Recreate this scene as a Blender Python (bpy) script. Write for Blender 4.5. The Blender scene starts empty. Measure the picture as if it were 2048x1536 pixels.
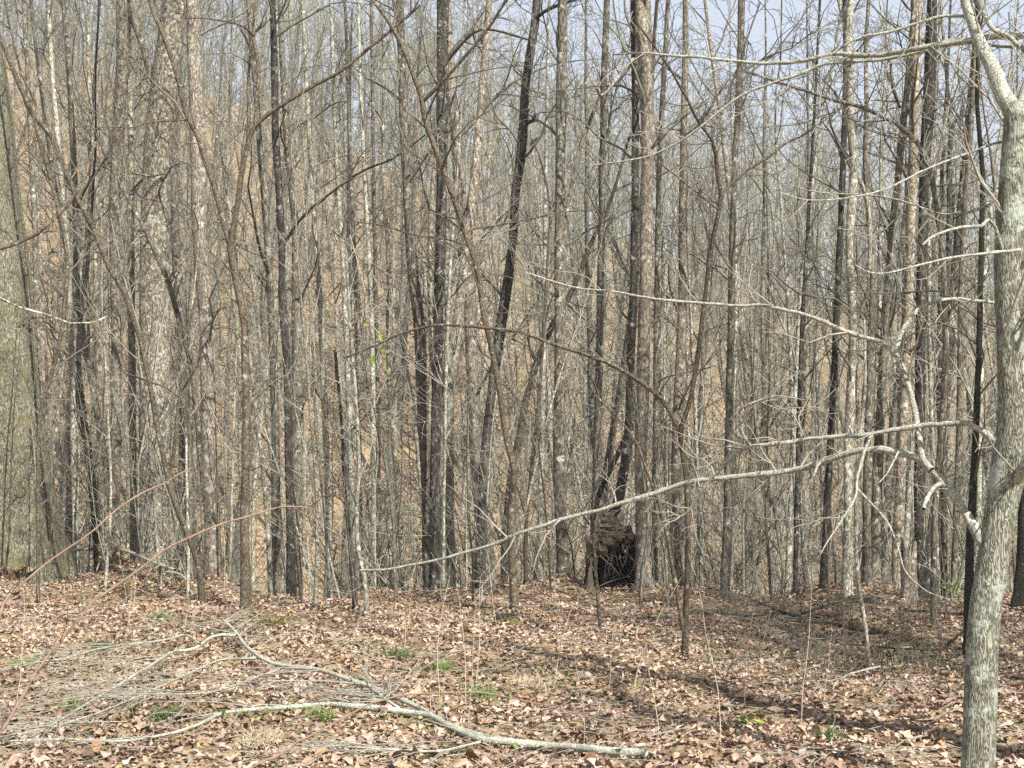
import bpy, math, random
import numpy as np

# ------------------------------------------------------------------ camera, sky, sun, exposure
SC = bpy.context.scene
F = 2844.4            # focal length in photograph pixels (2048 wide)
HOR = 880.0           # photograph row of the eye-level horizon
CAMZ = 1.65
TH = math.atan((HOR - 768.0) / F)
cam_data = bpy.data.cameras.new('camera')
cam = bpy.data.objects.new('camera', cam_data)
SC.collection.objects.link(cam)
cam.location = (0, 0, CAMZ)
cam.rotation_euler = (math.pi / 2 + TH, 0, 0)
cam_data.lens = 50.0
cam_data.sensor_width = 36.0
cam_data.clip_start = 0.05
cam_data.clip_end = 6000
SC.camera = cam

SUN_EL = math.radians(46)
SUN_AZ = math.atan2(0.54, -0.84)          # clockwise from +Y
world = bpy.data.worlds.new('World')
SC.world = world
world.use_nodes = True
wn = world.node_tree.nodes
sky = wn.new('ShaderNodeTexSky')
sky.sky_type = 'NISHITA'
sky.sun_disc = False
sky.sun_elevation = SUN_EL
sky.sun_rotation = SUN_AZ
sky.air_density = 1.0
sky.dust_density = 4.0
sky.ozone_density = 1.0
bg = wn['Background']
bg.inputs['Strength'].default_value = 0.068
veil = wn.new('ShaderNodeMix'); veil.data_type = 'RGBA'        # thin bright high haze over the blue
veil.inputs['Factor'].default_value = 0.6
veil.inputs['B'].default_value = (6.2, 6.7, 7.6, 1)
world.node_tree.links.new(sky.outputs['Color'], veil.inputs['A'])
world.node_tree.links.new(veil.outputs['Result'], bg.inputs['Color'])

sun_data = bpy.data.lights.new('sun', 'SUN')
sun_data.energy = 5.0
sun_data.angle = math.radians(0.53)
sun_data.color = (1.0, 0.975, 0.93)
sun = bpy.data.objects.new('sun', sun_data)
SC.collection.objects.link(sun)
sun.rotation_euler = (math.pi / 2 - SUN_EL, 0, math.pi - SUN_AZ)
sun.location = (12, -8, 20)

SC.view_settings.view_transform = 'Standard'
SC.view_settings.look = 'None'
SC.view_settings.exposure = 1.1
SC.view_settings.gamma = 1.0
SC.view_settings.use_curve_mapping = False
SC.render.engine = 'CYCLES'
SC.cycles.use_denoising = False
SC.cycles.use_light_tree = False
SC.cycles.max_bounces = 4
SC.cycles.diffuse_bounces = 2
SC.cycles.glossy_bounces = 1
SC.cycles.transmission_bounces = 2
SC.cycles.transparent_max_bounces = 4

COL = SC.collection
UP = (0.0, 0.0, 1.0)

# ------------------------------------------------------------------ small maths
def P(px, py, d):
    """world point seen at photograph pixel (px, py), at distance d along +Y"""
    xr = (px - 1024.0) / F
    yr = (768.0 - py) / F
    dy = math.cos(TH) - yr * math.sin(TH)
    dz = math.sin(TH) + yr * math.cos(TH)
    s = d / dy
    return (xr * s, d, CAMZ + dz * s)

EX = [-60, -25, -12, -6.6, -5.0, -3.3, -1.5, 0.0, 0.7, 1.3, 2.1, 3.5, 5.0, 10, 30, 60]
EY = [30, 23, 20, 18.4, 17.5, 15.6, 15.0, 15.0, 15.9, 16.4, 15.3, 14.8, 15.2, 16.5, 22, 30]

def edge(x):
    return np.interp(x, EX, EY)

def sstep(t):
    t = np.clip(t, 0, 1)
    return t * t * (3 - 2 * t)

def H(x, y):
    x = np.asarray(x, float); y = np.asarray(y, float)
    t = y - edge(x)
    z = -8.0 * sstep(t / 17.0) - 0.35 * sstep(t / 1.6)
    z = z + 0.035 * np.sin(x * 1.3 + 0.7) * np.cos(y * 1.1) + 0.022 * np.sin(x * 2.9 + y * 2.3) + 0.014 * np.sin(x * 5.1 - y * 4.4)
    z = z + 0.10 * np.exp(-(((x - 1.2) / 0.95) ** 2 + ((y - 15.5) / 0.9) ** 2))
    z = z + 0.07 * np.exp(-(((x - 0.05) / 0.35) ** 2 + ((y - 13.0) / 0.35) ** 2))
    z = z + 0.05 * np.exp(-(((x + 1.0) / 0.6) ** 2 + ((y - 10.9) / 0.5) ** 2))
    rim = np.exp(-(t / 1.4) ** 2)
    z = z + rim * (.07 * np.sin(x * 1.7 + 2.0) + .05 * np.sin(x * 3.7 + .6) + .03 * np.sin(x * 8.3 + y * 3))
    a = x / np.maximum(y, 5.0)
    R = np.interp(a, [-.7, -.36, 0, .2, .36, .7], [125, 132, 150, 165, 175, 185])
    Z = np.interp(a, [-.7, -.36, -.15, 0, .2, .36, .7], [44, 40, 33, 25, 19, 17, 17])
    y0 = edge(x) + 15.0
    s = np.clip((y - y0) / (R - y0), 0, 1)
    hill = (Z + 8.0) * (s * 1.28 - 0.28 * s * s)
    over = np.clip(y - R, 0, None)
    far = sstep((y - y0) / 20.0)
    und = 1.3 * np.sin(x * 0.11 + 1.0) * np.sin(y * 0.083 + 0.4) + 0.5 * np.sin(x * 0.31 - y * 0.27) + 0.22 * np.sin(x * 0.9 + y * 0.7)
    return z + hill - 0.06 * over + far * und * np.clip(1 - over / 200, 0, 1)

def Hf(x, y):
    return float(H(x, y))

def G(px, py, lift=0.0):
    """ground point seen at a photograph pixel"""
    d = CAMZ * F / max(py - HOR, 60.0)
    for _ in range(8):
        p = P(px, py, d)
        h = Hf(p[0], min(p[1], float(edge(p[0])) - .3)) + lift
        d = d * (CAMZ - h) / max(CAMZ - p[2], 0.05) * 0.6 + d * 0.4
    return P(px, py, d)

def sub(a, b): return (a[0]-b[0], a[1]-b[1], a[2]-b[2])
def add(a, b, s=1.0): return (a[0]+b[0]*s, a[1]+b[1]*s, a[2]+b[2]*s)
def nrm(a):
    l = math.sqrt(a[0]*a[0]+a[1]*a[1]+a[2]*a[2]) or 1e-9
    return (a[0]/l, a[1]/l, a[2]/l)
def cross(a, b): return (a[1]*b[2]-a[2]*b[1], a[2]*b[0]-a[0]*b[2], a[0]*b[1]-a[1]*b[0])

def spline(pts, n):
    """Catmull-Rom through rows of pts, n rows out"""
    p = np.asarray(pts, float)
    if len(p) < 3:
        t = np.linspace(0, 1, n)[:, None]
        return p[0] * (1 - t) + p[-1] * t
    seg = np.r_[0, np.cumsum(np.maximum(np.linalg.norm(np.diff(p[:, :3], axis=0), axis=1), 1e-6))]
    q = np.vstack([2 * p[0] - p[1], p, 2 * p[-1] - p[-2]])
    out = []
    for s in np.linspace(0, seg[-1], n):
        i = min(max(int(np.searchsorted(seg, s, side='right')) - 1, 0), len(p) - 2)
        t = (s - seg[i]) / (seg[i + 1] - seg[i])
        a, b, c, d = q[i], q[i + 1], q[i + 2], q[i + 3]
        out.append(0.5 * ((2 * b) + (-a + c) * t + (2 * a - 5 * b + 4 * c - d) * t * t + (-a + 3 * b - 3 * c + d) * t ** 3))
    return np.array(out)

# ------------------------------------------------------------------ mesh helpers
def mesh_from(name, V, Q, mats, mat_idx=None, smooth=True):
    me = bpy.data.meshes.new(name)
    V = np.asarray(V, np.float32).reshape(-1, 3)
    Q = np.asarray(Q, np.int32)
    k = Q.shape[1]
    me.vertices.add(len(V)); me.vertices.foreach_set('co', V.ravel())
    me.loops.add(Q.size); me.loops.foreach_set('vertex_index', Q.ravel())
    me.polygons.add(len(Q)); me.polygons.foreach_set('loop_start', np.arange(0, Q.size, k, dtype=np.int32))
    me.polygons.foreach_set('use_smooth', np.full(len(Q), smooth))
    for m in mats: me.materials.append(m)
    if mat_idx is not None: me.polygons.foreach_set('material_index', np.asarray(mat_idx, np.int32))
    me.update(calc_edges=True)
    return me

class Tubes:
    def __init__(self): self.g = {}
    def add(self, pts, rad, s): self.g.setdefault((len(pts), s), []).append((pts, rad))
    def empty(self): return not self.g
    def arrays(self, origin=(0, 0, 0)):
        Vs, Qs, off = [], [], 0
        for (n, s), L in self.g.items():
            p = np.array([l[0] for l in L], float) - np.asarray(origin)
            r = np.array([l[1] for l in L], float)
            k = len(L)
            t = np.empty_like(p)
            t[:, 1:-1] = p[:, 2:] - p[:, :-2]
            t[:, 0] = p[:, 1] - p[:, 0]; t[:, -1] = p[:, -1] - p[:, -2]
            t /= np.maximum(np.linalg.norm(t, axis=2, keepdims=True), 1e-9)
            mean = p[:, -1] - p[:, 0]
            ref = np.zeros((k, 3)); ref[np.arange(k), np.argmin(np.abs(mean), axis=1)] = 1
            ref = np.repeat(ref[:, None], n, 1)
            u = ref - (ref * t).sum(2, keepdims=True) * t
            u /= np.maximum(np.linalg.norm(u, axis=2, keepdims=True), 1e-9)
            v = np.cross(t, u)
            a = np.arange(s) * 2 * math.pi / s
            ring = u[:, :, None] * np.cos(a)[None, None, :, None] + v[:, :, None] * np.sin(a)[None, None, :, None]
            V = p[:, :, None] + ring * r[:, :, None, None]
            i = np.arange(k)[:, None, None] * n * s; j = np.arange(n - 1)[None, :, None] * s; c = np.arange(s)[None, None, :]; c2 = (c + 1) % s
            q = np.stack(np.broadcast_arrays(i + j + c, i + j + c2, i + j + s + c2, i + j + s + c), -1).reshape(-1, 4) + off
            Vs.append(V.reshape(-1, 3)); Qs.append(q); off += k * n * s
        return np.vstack(Vs), np.vstack(Qs)
    def mesh(self, name, mat, origin=(0, 0, 0)):
        V, Q = self.arrays(origin)
        return mesh_from(name, V, Q, [mat])

def trunk_arrays(pts, rad, sides, seed, flare=0.0, rough=0.06, origin=(0, 0, 0), furrow=0.0, cap=False):
    """one continuous stem: rings round a centre line, knobbly radius, root flare at the foot"""
    rg = np.random.RandomState(seed)
    p = np.asarray(pts, float) - np.asarray(origin); r = np.asarray(rad, float)
    n = len(p)
    t = np.gradient(p, axis=0); t /= np.linalg.norm(t, axis=1, keepdims=True)
    ref = np.tile(np.array([[1.0, 0, 0]]) if abs((p[-1] - p[0])[0]) < abs((p[-1] - p[0])[2]) + 1e-6 else np.array([[0, 1.0, 0]]), (n, 1))
    u = ref - (ref * t).sum(1, keepdims=True) * t; u /= np.linalg.norm(u, axis=1, keepdims=True); v = np.cross(t, u)
    a = np.arange(sides) * 2 * math.pi / sides
    L = np.r_[0, np.cumsum(np.linalg.norm(np.diff(p, axis=0), axis=1))]
    A, S = np.meshgrid(a, L)
    R0 = max(r.max(), 1e-4)
    S2 = S / R0
    m = np.ones_like(A)
    for k in range(5):
        m += rough * rg.uniform(.3, 1) * np.sin(rg.randint(1, 4) * A + S2 * rg.uniform(.12, .5) + rg.uniform(0, 6.3))
    if furrow:
        w = np.zeros_like(A)
        for k in range(4):
            w += np.abs(np.sin(rg.randint(11, 20) * A + 1.3 * np.sin(S2 * rg.uniform(.5, 1.0) + rg.uniform(0, 6)) + rg.uniform(0, 6)))
        m += furrow * (w / 4 - .6)
    if flare:
        fl = flare * np.exp(-S / (2.2 * R0))
        m += fl * (1 + .45 * np.sin(rg.randint(3, 6) * A + rg.uniform(0, 6)))
    ring = u[:, None] * np.cos(a)[None, :, None] + v[:, None] * np.sin(a)[None, :, None]
    V = p[:, None] + ring * (r[:, None] * m)[:, :, None]
    j = np.arange(n - 1)[:, None] * sides; c = np.arange(sides)[None]; c2 = (c + 1) % sides
    Q = np.stack(np.broadcast_arrays(j + c, j + c2, j + sides + c2, j + sides + c), -1).reshape(-1, 4)
    V = V.reshape(-1, 3)
    if cap:
        for e in (0, n - 1):
            V = np.vstack([V, p[e:e + 1]]); ci = len(V) - 1
            cc = np.arange(0, sides, 2) if sides % 2 == 0 else np.arange(sides)
            b = e * sides
            Q = np.vstack([Q, np.stack([np.full(len(cc), ci), b + cc, b + (cc + 1) % sides, b + (cc + 2) % sides], -1)])
    return V, Q

# ------------------------------------------------------------------ naming helpers
def obj(name, me, parent=None, loc=None, kind=None, label=None):
    o = bpy.data.objects.new(name, me); COL.objects.link(o)
    if parent is not None: o.parent = parent
    if loc is not None: o.location = loc
    if kind: o['kind'] = kind
    if label: o['label'] = label
    return o

def tag(o, label, cat, group=None):
    o['label'] = label; o['category'] = cat
    if group: o['group'] = group
    return o

def thing(name, label, cat, loc, group=None):
    o = bpy.data.objects.new(name, None); COL.objects.link(o)
    o.empty_display_size = 0.2; o.location = loc
    return tag(o, label, cat, group)

# ------------------------------------------------------------------ materials
def new_mat(name):
    m = bpy.data.materials.new(name); m.use_nodes = True
    b = m.node_tree.nodes['Principled BSDF']
    b.inputs['Roughness'].default_value = 0.85
    b.inputs['Specular IOR Level'].default_value = 0.25
    return m, m.node_tree, b

def ramp(nt, fac, stops, interp='LINEAR'):
    r = nt.nodes.new('ShaderNodeValToRGB'); r.color_ramp.interpolation = interp
    e = r.color_ramp.elements
    while len(e) < len(stops): e.new(0.5)
    for i, (pos, c) in enumerate(stops):
        e[i].position = pos; e[i].color = (c[0], c[1], c[2], 1)
    nt.links.new(fac, r.inputs['Fac'])
    return r.outputs['Color']

def noise(nt, vec, scale, detail=3, rough=.6):
    n = nt.nodes.new('ShaderNodeTexNoise'); n.inputs['Scale'].default_value = scale
    n.inputs['Detail'].default_value = detail; n.inputs['Roughness'].default_value = rough
    nt.links.new(vec, n.inputs['Vector'])
    return n.outputs['Fac']

def mapped(nt, scale):
    tc = nt.nodes.new('ShaderNodeTexCoord'); mp = nt.nodes.new('ShaderNodeMapping')
    mp.inputs['Scale'].default_value = scale
    nt.links.new(tc.outputs['Object'], mp.inputs['Vector'])
    return tc.outputs['Object'], mp.outputs['Vector']

def mix(nt, fac, a, b, mode='MIX'):
    m = nt.nodes.new('ShaderNodeMix'); m.data_type = 'RGBA'; m.blend_type = mode
    for inp, s in ((m.inputs['Factor'], fac), (m.inputs['A'], a), (m.inputs['B'], b)):
        if isinstance(s, (int, float)): inp.default_value = s
        elif isinstance(s, tuple): inp.default_value = (*s, 1)
        else: nt.links.new(s, inp)
    return m.outputs['Result']

def bark(name, dark, mid, light, lichen=(.5, .52, .44), lich=0.0, plate=26.0, stretch=.16, bump=.6, lscale=9.0, fine=90.0, vary=True):
    k = .92 if 'pale' in name or 'lichen' in name or 'pink' in name else (.70 if 'dark' in name else (.92 if name in ('bark_limb', 'bark_deadwood') else .72))
    dark, mid, light = [tuple(min(.8, x * k * w) for x, w in zip(q, (.95, 1.0, .89))) for q in (dark, mid, light)]
    m, nt, b = new_mat(name)
    o, v = mapped(nt, (1, 1, stretch))
    vo = nt.nodes.new('ShaderNodeTexVoronoi'); vo.feature = 'DISTANCE_TO_EDGE'; vo.inputs['Scale'].default_value = plate
    nz = nt.nodes.new('ShaderNodeTexNoise'); nz.inputs['Scale'].default_value = plate * .5; nz.inputs['Detail'].default_value = 2
    nt.links.new(v, nz.inputs['Vector'])
    dv = mix(nt, .12, v, nz.outputs['Color'])
    nt.links.new(dv, vo.inputs['Vector'])
    big = noise(nt, o, 2.6, 3)
    fin = noise(nt, o, fine, 2, .7)
    c = ramp(nt, fin, [(.25, dark), (.5, mid), (.75, light)])
    c2 = ramp(nt, big, [(.3, tuple(x * .72 for x in mid)), (.7, tuple(min(1, x * 1.2) for x in light))])
    c = mix(nt, .45, c, c2)
    crack = ramp(nt, vo.outputs['Distance'], [(.0, (0, 0, 0)), (.22, (1, 1, 1))])
    c = mix(nt, crack, tuple(x * .55 for x in dark), c)
    if lich > 0:
        lz = noise(nt, o, lscale, 5, .75)
        f = ramp(nt, lz, [(.62 - lich * .22, (0, 0, 0)), (.68 - lich * .18, (1, 1, 1))])
        lc = ramp(nt, fin, [(.3, tuple(x * .7 for x in lichen)), (.7, lichen)])
        c = mix(nt, f, c, lc)
    if vary:
        oi = nt.nodes.new('ShaderNodeObjectInfo')
        g = ramp(nt, oi.outputs['Random'], [(0, (.68, .66, .64)), (.5, (1, 1, 1)), (1, (1.25, 1.22, 1.15))])
        c = mix(nt, 1.0, c, g, 'MULTIPLY')
    nt.links.new(c, b.inputs['Base Color'])
    if not bump: return m
    hgt = mix(nt, .18, crack, fin)
    bp = nt.nodes.new('ShaderNodeBump'); bp.inputs['Strength'].default_value = bump; bp.inputs['Distance'].default_value = .012
    nt.links.new(hgt, bp.inputs['Height']); nt.links.new(bp.outputs['Normal'], b.inputs['Normal'])
    return m

def simple(name, stops, scale=14.0, rough=.8, island=False, objrand=False):
    m, nt, b = new_mat(name)
    b.inputs['Roughness'].default_value = rough
    if island:
        g = nt.nodes.new('ShaderNodeNewGeometry'); fac = g.outputs['Random Per Island']
        if objrand:
            oi = nt.nodes.new('ShaderNodeObjectInfo')
            a = nt.nodes.new('ShaderNodeMath'); a.operation = 'ADD'
            nt.links.new(fac, a.inputs[0]); nt.links.new(oi.outputs['Random'], a.inputs[1])
            f = nt.nodes.new('ShaderNodeMath'); f.operation = 'FRACT'
            nt.links.new(a.outputs[0], f.inputs[0]); fac = f.outputs[0]
    else:
        o, v = mapped(nt, (1, 1, 1)); fac = noise(nt, o, scale, 4, .7)
    nt.links.new(ramp(nt, fac, stops), b.inputs['Base Color'])
    return m

M = {}
M['lichen'] = bark('bark_lichen', (.10, .078, .06), (.235, .185, .15), (.36, .31, .26), (.40, .42, .35), .42, 30, .3, .5, 16)
M['mossy'] = bark('bark_mossy', (.13, .11, .075), (.29, .265, .20), (.46, .43, .35), (.17, .155, .07), .40, 38, .3, .5, 6)
M['grey'] = bark('bark_grey', (.085, .07, .056), (.21, .175, .145), (.33, .29, .25), (.42, .43, .37), .25, 34, .2, 0, 11)
M['pink'] = bark('bark_pinkish', (.13, .10, .085), (.28, .225, .19), (.42, .36, .31), (.46, .44, .38), .3, 34, .3, 0, 13)
M['dark'] = bark('bark_dark', (.03, .026, .023), (.085, .072, .062), (.17, .15, .13), (.36, .36, .32), .2, 30, .2, 0, 12)
M['brown'] = bark('bark_brown', (.075, .055, .04), (.165, .125, .095), (.25, .20, .155), (.33, .31, .25), .12, 40, .5, 0, 16)
M['pale'] = bark('bark_pale', (.16, .14, .115), (.34, .31, .265), (.48, .45, .40), (.55, .56, .50), .35, 34, .3, 0, 12)
M['furrow'] = bark('bark_furrowed', (.15, .135, .11), (.34, .315, .265), (.62, .59, .52), (.40, .43, .35), .45, 62, .16, .55, 6, fine=55, vary=False)
M['limb'] = bark('bark_limb', (.22, .20, .175), (.44, .415, .37), (.60, .575, .53), (.16, .175, .17), .16, 60, .8, 0, 7, vary=False)
M['deadwood'] = bark('bark_deadwood', (.28, .26, .22), (.48, .455, .40), (.62, .60, .55), (.46, .5, .40), .4, 60, .8, .4, 10, vary=False)
M['blackwood'] = bark('bark_blackwood', (.02, .018, .015), (.055, .045, .036), (.11, .095, .08), (.2, .2, .17), .1, 50, .8, .5, 12, vary=False)
M['farbark'] = bark('bark_far', (.16, .135, .11), (.30, .262, .22), (.42, .38, .33), (.48, .48, .42), .3, 16, .3, 0, 6, fine=30)
M['f_lichen'] = bark('bark_lichen_far', (.10, .078, .06), (.235, .185, .15), (.36, .31, .26), (.40, .42, .35), .38, 26, .3, 0, 14)
M['f_grey'] = bark('bark_grey_far', (.10, .083, .068), (.23, .195, .16), (.35, .31, .265), (.42, .43, .37), .25, 30, .2, 0, 11)
M['f_pink'] = bark('bark_pinkish_far', (.13, .10, .085), (.28, .225, .19), (.42, .36, .31), (.46, .44, .38), .3, 30, .3, 0, 13)
M['f_dark'] = bark('bark_dark_far', (.03, .026, .023), (.10, .085, .072), (.19, .165, .14), (.36, .36, .32), .2, 30, .2, 0, 12)
M['f_brown'] = bark('bark_brown_far', (.075, .055, .04), (.165, .125, .095), (.25, .20, .155), (.33, .31, .25), .12, 36, .5, 0, 16)
M['f_pale'] = bark('bark_pale_far', (.16, .14, .115), (.34, .31, .265), (.48, .45, .40), (.55, .56, .50), .35, 30, .3, 0, 12)
M['twig'] = simple('twig_bark', [(.3, (.085, .079, .058)), (.7, (.17, .158, .118))])
M['twig_red'] = simple('twig_reddish', [(.3, (.075, .062, .047)), (.7, (.14, .118, .09))])
M['twig_pale'] = simple('twig_pale', [(.3, (.19, .178, .138)), (.7, (.33, .31, .25))])
M['twig_bud'] = simple('twig_budding', [(.3, (.19, .18, .08)), (.7, (.32, .31, .15))], 3.0)
M['twig_far'] = simple('twig_far', [(.3, (.145, .14, .10)), (.7, (.235, .23, .168))], 3.0)
M['cane'] = simple('cane_bark', [(.3, (.13, .085, .06)), (.7, (.26, .18, .13))], 30)
M['straw'] = simple('dry_stem', [(.3, (.34, .27, .17)), (.7, (.56, .47, .33))], 30)
LEAFC = [(0, (.12, .075, .052)), (.10, (.20, .13, .09)), (.24, (.31, .22, .16)), (.44, (.41, .31, .235)), (.60, (.47, .37, .295)),
         (.78, (.52, .43, .355)), (.90, (.42, .30, .20)), (.96, (.44, .25, .12)), (1.0, (.56, .48, .41))]
def leaf_mat(name, stops, tint):
    m = simple(name, [(p, tuple(a * b for a, b in zip(c, tint))) for p, c in stops], island=True, objrand=True, rough=.62)
    nt = m.node_tree; b = nt.nodes['Principled BSDF']; src = b.inputs['Base Color'].links[0].from_socket
    g = nt.nodes.new('ShaderNodeNewGeometry')
    damp = ramp(nt, noise(nt, g.outputs['Position'], .55, 4, .65), [(.34, (.52, .50, .46)), (.52, (1, 1, 1)), (.75, (1.12, 1.1, 1.06))])
    spot = ramp(nt, noise(nt, g.outputs['Position'], 60, 2, .7), [(.35, (.72, .68, .62)), (.6, (1.06, 1.05, 1.03))])
    c = mix(nt, 1.0, mix(nt, 1.0, src, damp, 'MULTIPLY'), spot, 'MULTIPLY')
    nt.links.new(c, b.inputs['Base Color'])
    return m
M['leaf'] = leaf_mat('dead_leaf', LEAFC, (.90, .86, .87))
M['leaf_slope'] = leaf_mat('dead_leaf_slope', LEAFC, (.70, .69, .57))
M['green'] = simple('green_leaf', [(0, (.07, .13, .025)), (.5, (.115, .21, .04)), (1, (.19, .30, .075))], island=True, objrand=True, rough=.5)
M['dkgreen'] = simple('dark_green_leaf', [(0, (.035, .07, .02)), (.6, (.07, .12, .03)), (1, (.14, .19, .06))], island=True, objrand=True, rough=.5)
M['vineleaf'] = simple('vine_leaf', [(0, (.06, .13, .02)), (.5, (.16, .27, .03)), (1, (.40, .36, .05))], island=True, objrand=True, rough=.45)
M['cover'] = simple('ground_cover_leaf', [(0, (.07, .09, .03)), (.6, (.14, .17, .05)), (1, (.24, .27, .09))], island=True, rough=.6)
M['moss'] = simple('moss', [(.3, (.06, .05, .018)), (.7, (.20, .17, .05))], 25)
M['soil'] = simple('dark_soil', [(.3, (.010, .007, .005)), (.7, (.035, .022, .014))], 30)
M['rootmat'] = simple('root_mat', [(.3, (.05, .036, .024)), (.7, (.15, .115, .08))], 40)
M['root'] = simple('root_bark', [(.3, (.09, .066, .046)), (.7, (.20, .16, .12))], 30)
M['split'] = simple('split_wood', [(.3, (.62, .50, .34)), (.7, (.82, .72, .55))], 20)
M['bud'] = simple('pink_bud', [(.3, (.45, .08, .12)), (.7, (.65, .2, .25))], 30)

def ground_mat():
    m, nt, b = new_mat('leaf_litter_ground')
    b.inputs['Roughness'].default_value = .9
    tc = nt.nodes.new('ShaderNodeTexCoord')
    nz = nt.nodes.new('ShaderNodeTexNoise'); nz.inputs['Scale'].default_value = 9; nz.inputs['Detail'].default_value = 3
    nt.links.new(tc.outputs['Object'], nz.inputs['Vector'])
    v = mix(nt, .06, tc.outputs['Object'], nz.outputs['Color'])
    vo = nt.nodes.new('ShaderNodeTexVoronoi'); vo.inputs['Scale'].default_value = 11; vo.inputs['Randomness'].default_value = 1
    nt.links.new(v, vo.inputs['Vector'])
    sep = nt.nodes.new('ShaderNodeSeparateColor'); nt.links.new(vo.outputs['Color'], sep.inputs['Color'])
    c = ramp(nt, sep.outputs['Red'], [(p, (q[0] * .60, q[1] * .59, q[2] * .49)) for p, q in LEAFC])
    big = noise(nt, tc.outputs['Object'], .35, 4)
    tone = ramp(nt, big, [(.3, (.66, .62, .56)), (.7, (1.1, 1.05, .98))])
    c = mix(nt, 1.0, c, tone, 'MULTIPLY')
    patch = ramp(nt, noise(nt, tc.outputs['Object'], .9, 5, .7), [(.42, (0, 0, 0)), (.70, (.65, .65, .65))])
    c = mix(nt, patch, c, (.13, .125, .06))
    nt.links.new(c, b.inputs['Base Color'])
    return m
M['ground'] = ground_mat()

# ------------------------------------------------------------------ terrain
def axis(parts):
    out = []
    for a, b, st in parts: out += list(np.arange(a, b, st))
    return np.array(out)
gx = axis([(-400, -200, 100), (-200, -60, 14), (-60, -16, 2.5), (-16, -8, .5), (-8, 8, .14), (8, 16, .5), (16, 60, 2.5), (60, 200, 14), (200, 401, 100)])
gy = axis([(-300, -40, 40), (-40, 4, 4), (4, 6, .4), (6, 19, .14), (19, 40, .6), (40, 90, 1.6), (90, 200, 4), (200, 500, 30), (500, 701, 50)])
GX, GY = np.meshgrid(gx, gy)
V = np.stack([GX, GY, H(GX, GY)], -1).reshape(-1, 3)
nx, ny = len(gx), len(gy)
ii = (np.arange(ny - 1)[:, None] * nx + np.arange(nx - 1)[None]).ravel()
ground = obj('ground', mesh_from('ground', V, np.stack([ii, ii + 1, ii + nx + 1, ii + nx], -1), [M['ground']]), kind='structure')
ground['label'] = 'woodland floor of brown leaf litter dropping into a ravine'

# air: thin even haze round the whole place
hm = bpy.data.materials.new('haze_air'); hm.use_nodes = True
hm.node_tree.nodes.remove(hm.node_tree.nodes['Principled BSDF'])
pv = hm.node_tree.nodes.new('ShaderNodeVolumePrincipled')
pv.inputs['Density'].default_value = .0007; pv.inputs['Color'].default_value = (.92, .94, 1, 1); pv.inputs['Anisotropy'].default_value = 0
hm.node_tree.links.new(pv.outputs['Volume'], hm.node_tree.nodes['Material Output'].inputs['Volume'])
HV = [(x, y, z) for x in (-420, 420) for y in (-320, 720) for z in (-45, 74)]
haze = obj('haze', mesh_from('haze', HV, [(0, 1, 3, 2), (4, 6, 7, 5), (0, 4, 5, 1), (2, 3, 7, 6), (0, 2, 6, 4), (1, 5, 7, 3)], [hm], smooth=False), kind='stuff')
haze['label'] = 'thin pale haze in the air over the wood'
SC.cycles.volume_bounces = 0

# ------------------------------------------------------------------ branch growth
def perp(d, rng):
    r = (rng.gauss(0, 1), rng.gauss(0, 1), rng.gauss(0, 1))
    return nrm(cross(d, r))

def grow(rng, p, d, L, r, lvl, T, wob=.22, trop=.06, kids=5, rmin=.0016, spread=(35, 65), bias=None, flat=0.0, top=None):
    nseg = 6 if lvl >= 2 else (5 if lvl == 1 else 4)
    pts = [p]; rad = [r]; dirs = [d]
    st = L / nseg
    for i in range(nseg):
        d = nrm((d[0] + rng.gauss(0, wob), d[1] + rng.gauss(0, wob), d[2] * (1 - flat) + rng.gauss(0, wob) * (1 - flat) + trop))
        p = add(p, d, st * rng.uniform(.8, 1.2)); pts.append(p); dirs.append(d)
        rad.append(max(rmin, r * (1 - (i + 1) / nseg * .78)))
    T.add(pts, rad, 5 if lvl >= 2 else (4 if lvl == 1 else 3))
    if lvl > 0:
        n = max(1, int(kids * rng.uniform(.7, 1.3)))
        for k in range(n):
            t = rng.uniform(.18, .97) * nseg
            i = min(int(t), nseg - 1); f = t - i
            q = (pts[i][0] * (1 - f) + pts[i + 1][0] * f, pts[i][1] * (1 - f) + pts[i + 1][1] * f, pts[i][2] * (1 - f) + pts[i + 1][2] * f)
            an = math.radians(rng.uniform(*spread)); pv = perp(dirs[i + 1], rng)
            dd = nrm(add(tuple(x * math.cos(an) for x in dirs[i + 1]), pv, math.sin(an)))
            grow(rng, q, dd, L * rng.uniform(.28, .6) * (1 - .35 * t / nseg), max(rmin, rad[i] * .6), lvl - 1, T, wob, trop, kids, rmin, spread, None, flat)

def sprout(rng, pts, rad, T, n, t0, t1, Lr, lvl=2, kids=5, up=.35, rf=.45, wob=.2, rmin=.0016, flat=0.0, rmax=.03):
    """side branches along an existing stem"""
    m = len(pts) - 1
    for k in range(n):
        t = rng.uniform(t0, t1) * m
        i = min(int(t), m - 1); f = t - i
        a, b = pts[i], pts[i + 1]
        q = (a[0] * (1 - f) + b[0] * f, a[1] * (1 - f) + b[1] * f, a[2] * (1 - f) + b[2] * f)
        d = nrm(sub(b, a)); pv = perp(d, rng)
        an = math.radians(rng.uniform(38, 75))
        dd = add(tuple(x * math.cos(an) for x in d), pv, math.sin(an))
        dd = nrm((dd[0], dd[1], dd[2] * (1 - flat) + up))
        L = rng.uniform(*Lr)
        grow(rng, q, dd, L, max(rmin * 1.5, min(rad[i] * rf, L * .011 + .002, rmax)), lvl, T, wob, .05, kids, rmin, flat=flat)

# ------------------------------------------------------------------ traced trees
SEED = [100]
TREE_XY = []
def depth_of_base(py): return CAMZ * F / (py - HOR)

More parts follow.
